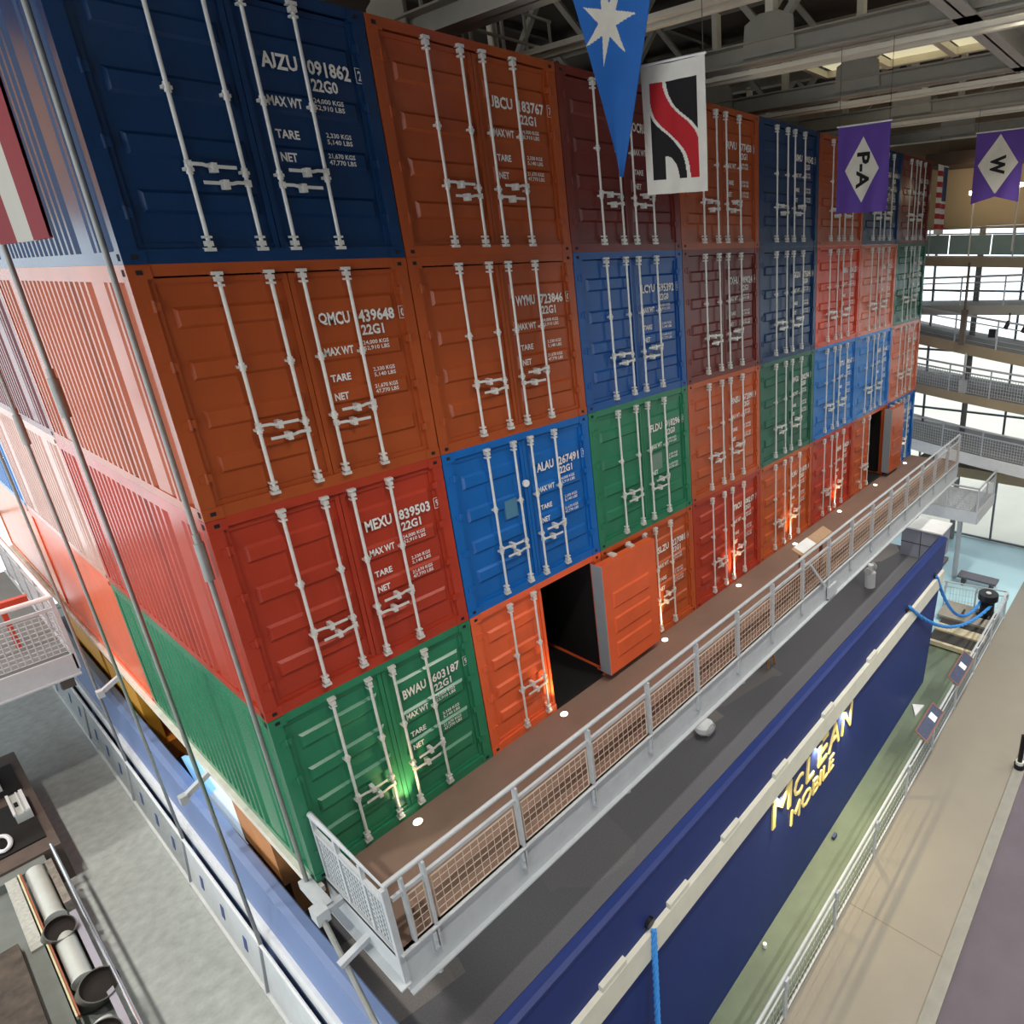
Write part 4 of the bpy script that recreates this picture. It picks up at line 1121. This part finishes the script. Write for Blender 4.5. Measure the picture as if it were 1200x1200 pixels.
def ramp(lab, xf, xb, z, slope, fz, fm, guard, y0=3.0, y1=-13.0, rail=1.05, wires=True, bow=1.2):
    """curved ramp: nose at xf bowing to the viewer, floor z falling by slope per metre towards the right"""
    t = thing('curved_ramp', lab, 'ramp', (0, 0, 0), 'ramps before the far window wall')
    n = 20

    def P(k, x, dz):
        y = y0 + (y1 - y0) * k / n; a = (k / n - 0.5) * 2
        return Vector((x - bow * (1 - a * a), y, z + slope * (y + 1.0) + dz))
    b = MB()
    for k in range(n):
        p = [P(k, xf, 0), P(k + 1, xf, 0), P(k + 1, xb + bow, 0), P(k, xb + bow, 0)]; q_ = [P(k, xf, -fz), P(k + 1, xf, -fz), P(k + 1, xb + bow, -fz), P(k, xb + bow, -fz)]
        b.quad(*p); b.quad(*q_[::-1])
    b.build('slab', SOF, t)
    b = MB()
    for k in range(n): b.bar(P(k, xf, -fz / 2), P(k + 1, xf, -fz / 2), 0.06, fz)
    b.build('fascia', fm, t)
    for h, r_ in ((rail, 0.04), (rail - 0.22, 0.025)): MB().tube([P(k, xf, h) for k in range(n + 1)], r_, 8).build('handrail', STEEL if guard != 'tan' else TANF, t, True)
    for k in range(0, n + 1, 2):
        MB().bar(P(k, xf, 0), P(k, xf, rail), 0.05).build('post', STEEL, t)
    if guard == 'mesh':
        b = MB()
        for k in range(n * 8):
            f0 = k / 8; b.bar(P(f0, xf, 0.08), P(f0, xf, rail - 0.25), 0.014)
        for j in range(7): b.tube([P(k, xf, 0.08 + (rail - 0.33) * j / 6) for k in range(n + 1)], 0.008, 4)
        b.build('mesh_guard', STEEL, t)
    elif guard in ('panel', 'tan'):
        b = MB()
        for k in range(n): b.bar(P(k + 0.03, xf, rail / 2 - 0.08), P(k + 0.97, xf, rail / 2 - 0.08), 0.02, rail - 0.35)
        b.build('guard_panel', GLZ if guard == 'tan' else FAS, t)
    else:
        b = MB()
        for j in range(4): b.tube([P(k, xf, 0.15 + 0.18 * j) for k in range(n + 1)], 0.008, 4)
        b.build('cable', STEEL, t)
    return t


ramp('highest curved ramp with green guard panels at the far right, below the tan wall', 25.4, 27, 6.75, 0.02, 0.35, TANF, 'tan', bow=0.6)
ramp('grey curved ramp with cable rail in front of the upper window strip', 25.0, 27, 5.05, -0.04, 0.35, FAS, 'cable', bow=0.8)
ramp('beige curved ramp falling to the right, third from the top', 25.0, 27, 3.6, 0.12, 0.4, TANF, 'cable')
ramp('curved ramp with dark mesh guard in the middle of the far windows', 24.8, 27, 1.75, 0.07, 0.35, TANF, 'mesh')
ramp('lowest curved ramp with white fascia behind the walkway\'s end', 24.6, 27, -0.5, 0.06, 0.45, WHITE, 'mesh', rail=1.0)
tag(MB().box(24.3, 25.5, -13, 1.0, -1.75, -1.35).build('ramp_beam', TANF), 'cream beam under the lowest ramp', 'beam')
t = thing('landing_platform', 'small grey landing with railings beyond the walkway\'s end', 'landing', (0, 0, 0))
MB().box(21.0, 23.4, -2.5, -0.4, -2.05, -1.9).box(20.98, 21.04, -2.5, -0.4, -2.3, -1.85).box(21.0, 23.4, -2.53, -2.47, -2.3, -1.85).build('deck', STEEL, t)
MB().tube([(23.4, -2.48, -0.95), (21.02, -2.48, -0.95), (21.02, -0.4, -0.95)], 0.04, 8).build('top_rail', STEEL, t, True)
for x, y in ((21.02, -2.48), (22.2, -2.48), (23.35, -2.48), (21.02, -1.4), (21.02, -0.45)): MB().bar((x, y, -1.9), (x, y, -0.95), 0.05).build('post', STEEL, t)
inst('mesh_panel', mk(wire_panel(2.0, -1.8, -1.15, 0.1, 0.006), 'mesh_panel', [STEEL]), t, (21.02, -0.45, 0), None, -PI / 2)
inst('mesh_panel', mk(wire_panel(2.3, -1.8, -1.15, 0.1, 0.006), 'mesh_panel', [STEEL]), t, (21.05, -2.48, 0))
tag(MB().cyl((22.8, -1.5, ZG), (22.8, -1.5, -2.05), 0.1, 14).build('landing_column', STEEL), 'slim grey column carrying the landing platform', 'column')
tag(MB().cyl((26.5, -0.25, ZG), (26.5, -0.25, 7.9), 0.12, 14).build('window_column', mat('column_grey', '#8d8c8a', 0.5)), 'slim grey column against the far window wall', 'column')
tag(MB().box(24.0, 24.2, -0.62, -0.42, 3.6, 4.9).cyl((24.1, -0.52, 4.9), (24.1, -0.52, 6.6), 0.05, 10).build('hanging_speaker', mat('brown_box', '#6e6357', 0.6)), 'brown box hanging on a pole before the far windows, upper one', 'box')
tag(MB().box(24.0, 24.25, -0.85, -0.6, 1.6, 2.25).cyl((24.1, -0.72, 2.25), (24.1, -0.72, 3.3), 0.04, 10).build('hanging_speaker', mat('pale_box', '#c9cbc8', 0.5)), 'pale box hanging on a pole before the far windows, lower one', 'box')
tag(MB().box(23.9, 24.15, -1.75, -1.5, 3.95, 4.25).build('hanging_monitor', BK), 'small black monitor hanging before the far windows', 'monitor')
for k, (y, z) in enumerate(((-2.15, 4.55), (-2.75, 4.45))):
    t = thing('hanging_lamp', 'small black spotlight hanging before the far windows, %s' % ('left one', 'right one')[k], 'spotlight', (24.0, y, z), 'black spotlights')
    MB().cyl((0, 0, 0), (-0.12, 0.08, -0.25), 0.08, 12).build('head', BK, t); MB().cyl((0, 0, 0), (0, 0, 0.3), 0.03, 8).build('arm', BK, t)
for k, (y, z) in enumerate(((-0.42, 8.9), (-1.9, 9.07))):
    t = thing('wall_spotlight', 'small glowing spotlight on a pole before the tan wall, %s' % ('left one', 'right one')[k], 'spotlight', (24.2, y, z), 'glowing spotlights on poles')
    MB().cyl((0, 0, -2.1), (0, 0, 0.0), 0.03, 8).build('pole', BEAMC, t)
    MB().box(-0.1, 0.1, -0.16, 0.16, 0.0, 0.12).build('head', LENS, t)
tag(MB().box(25.2, 26.98, -13, 1.8, 10.05, 10.5).build('bulkhead', mat('dark_bulkhead', '#5c4a3e', 0.8)), 'dark brown bulkhead above the far tan wall', 'bulkhead')
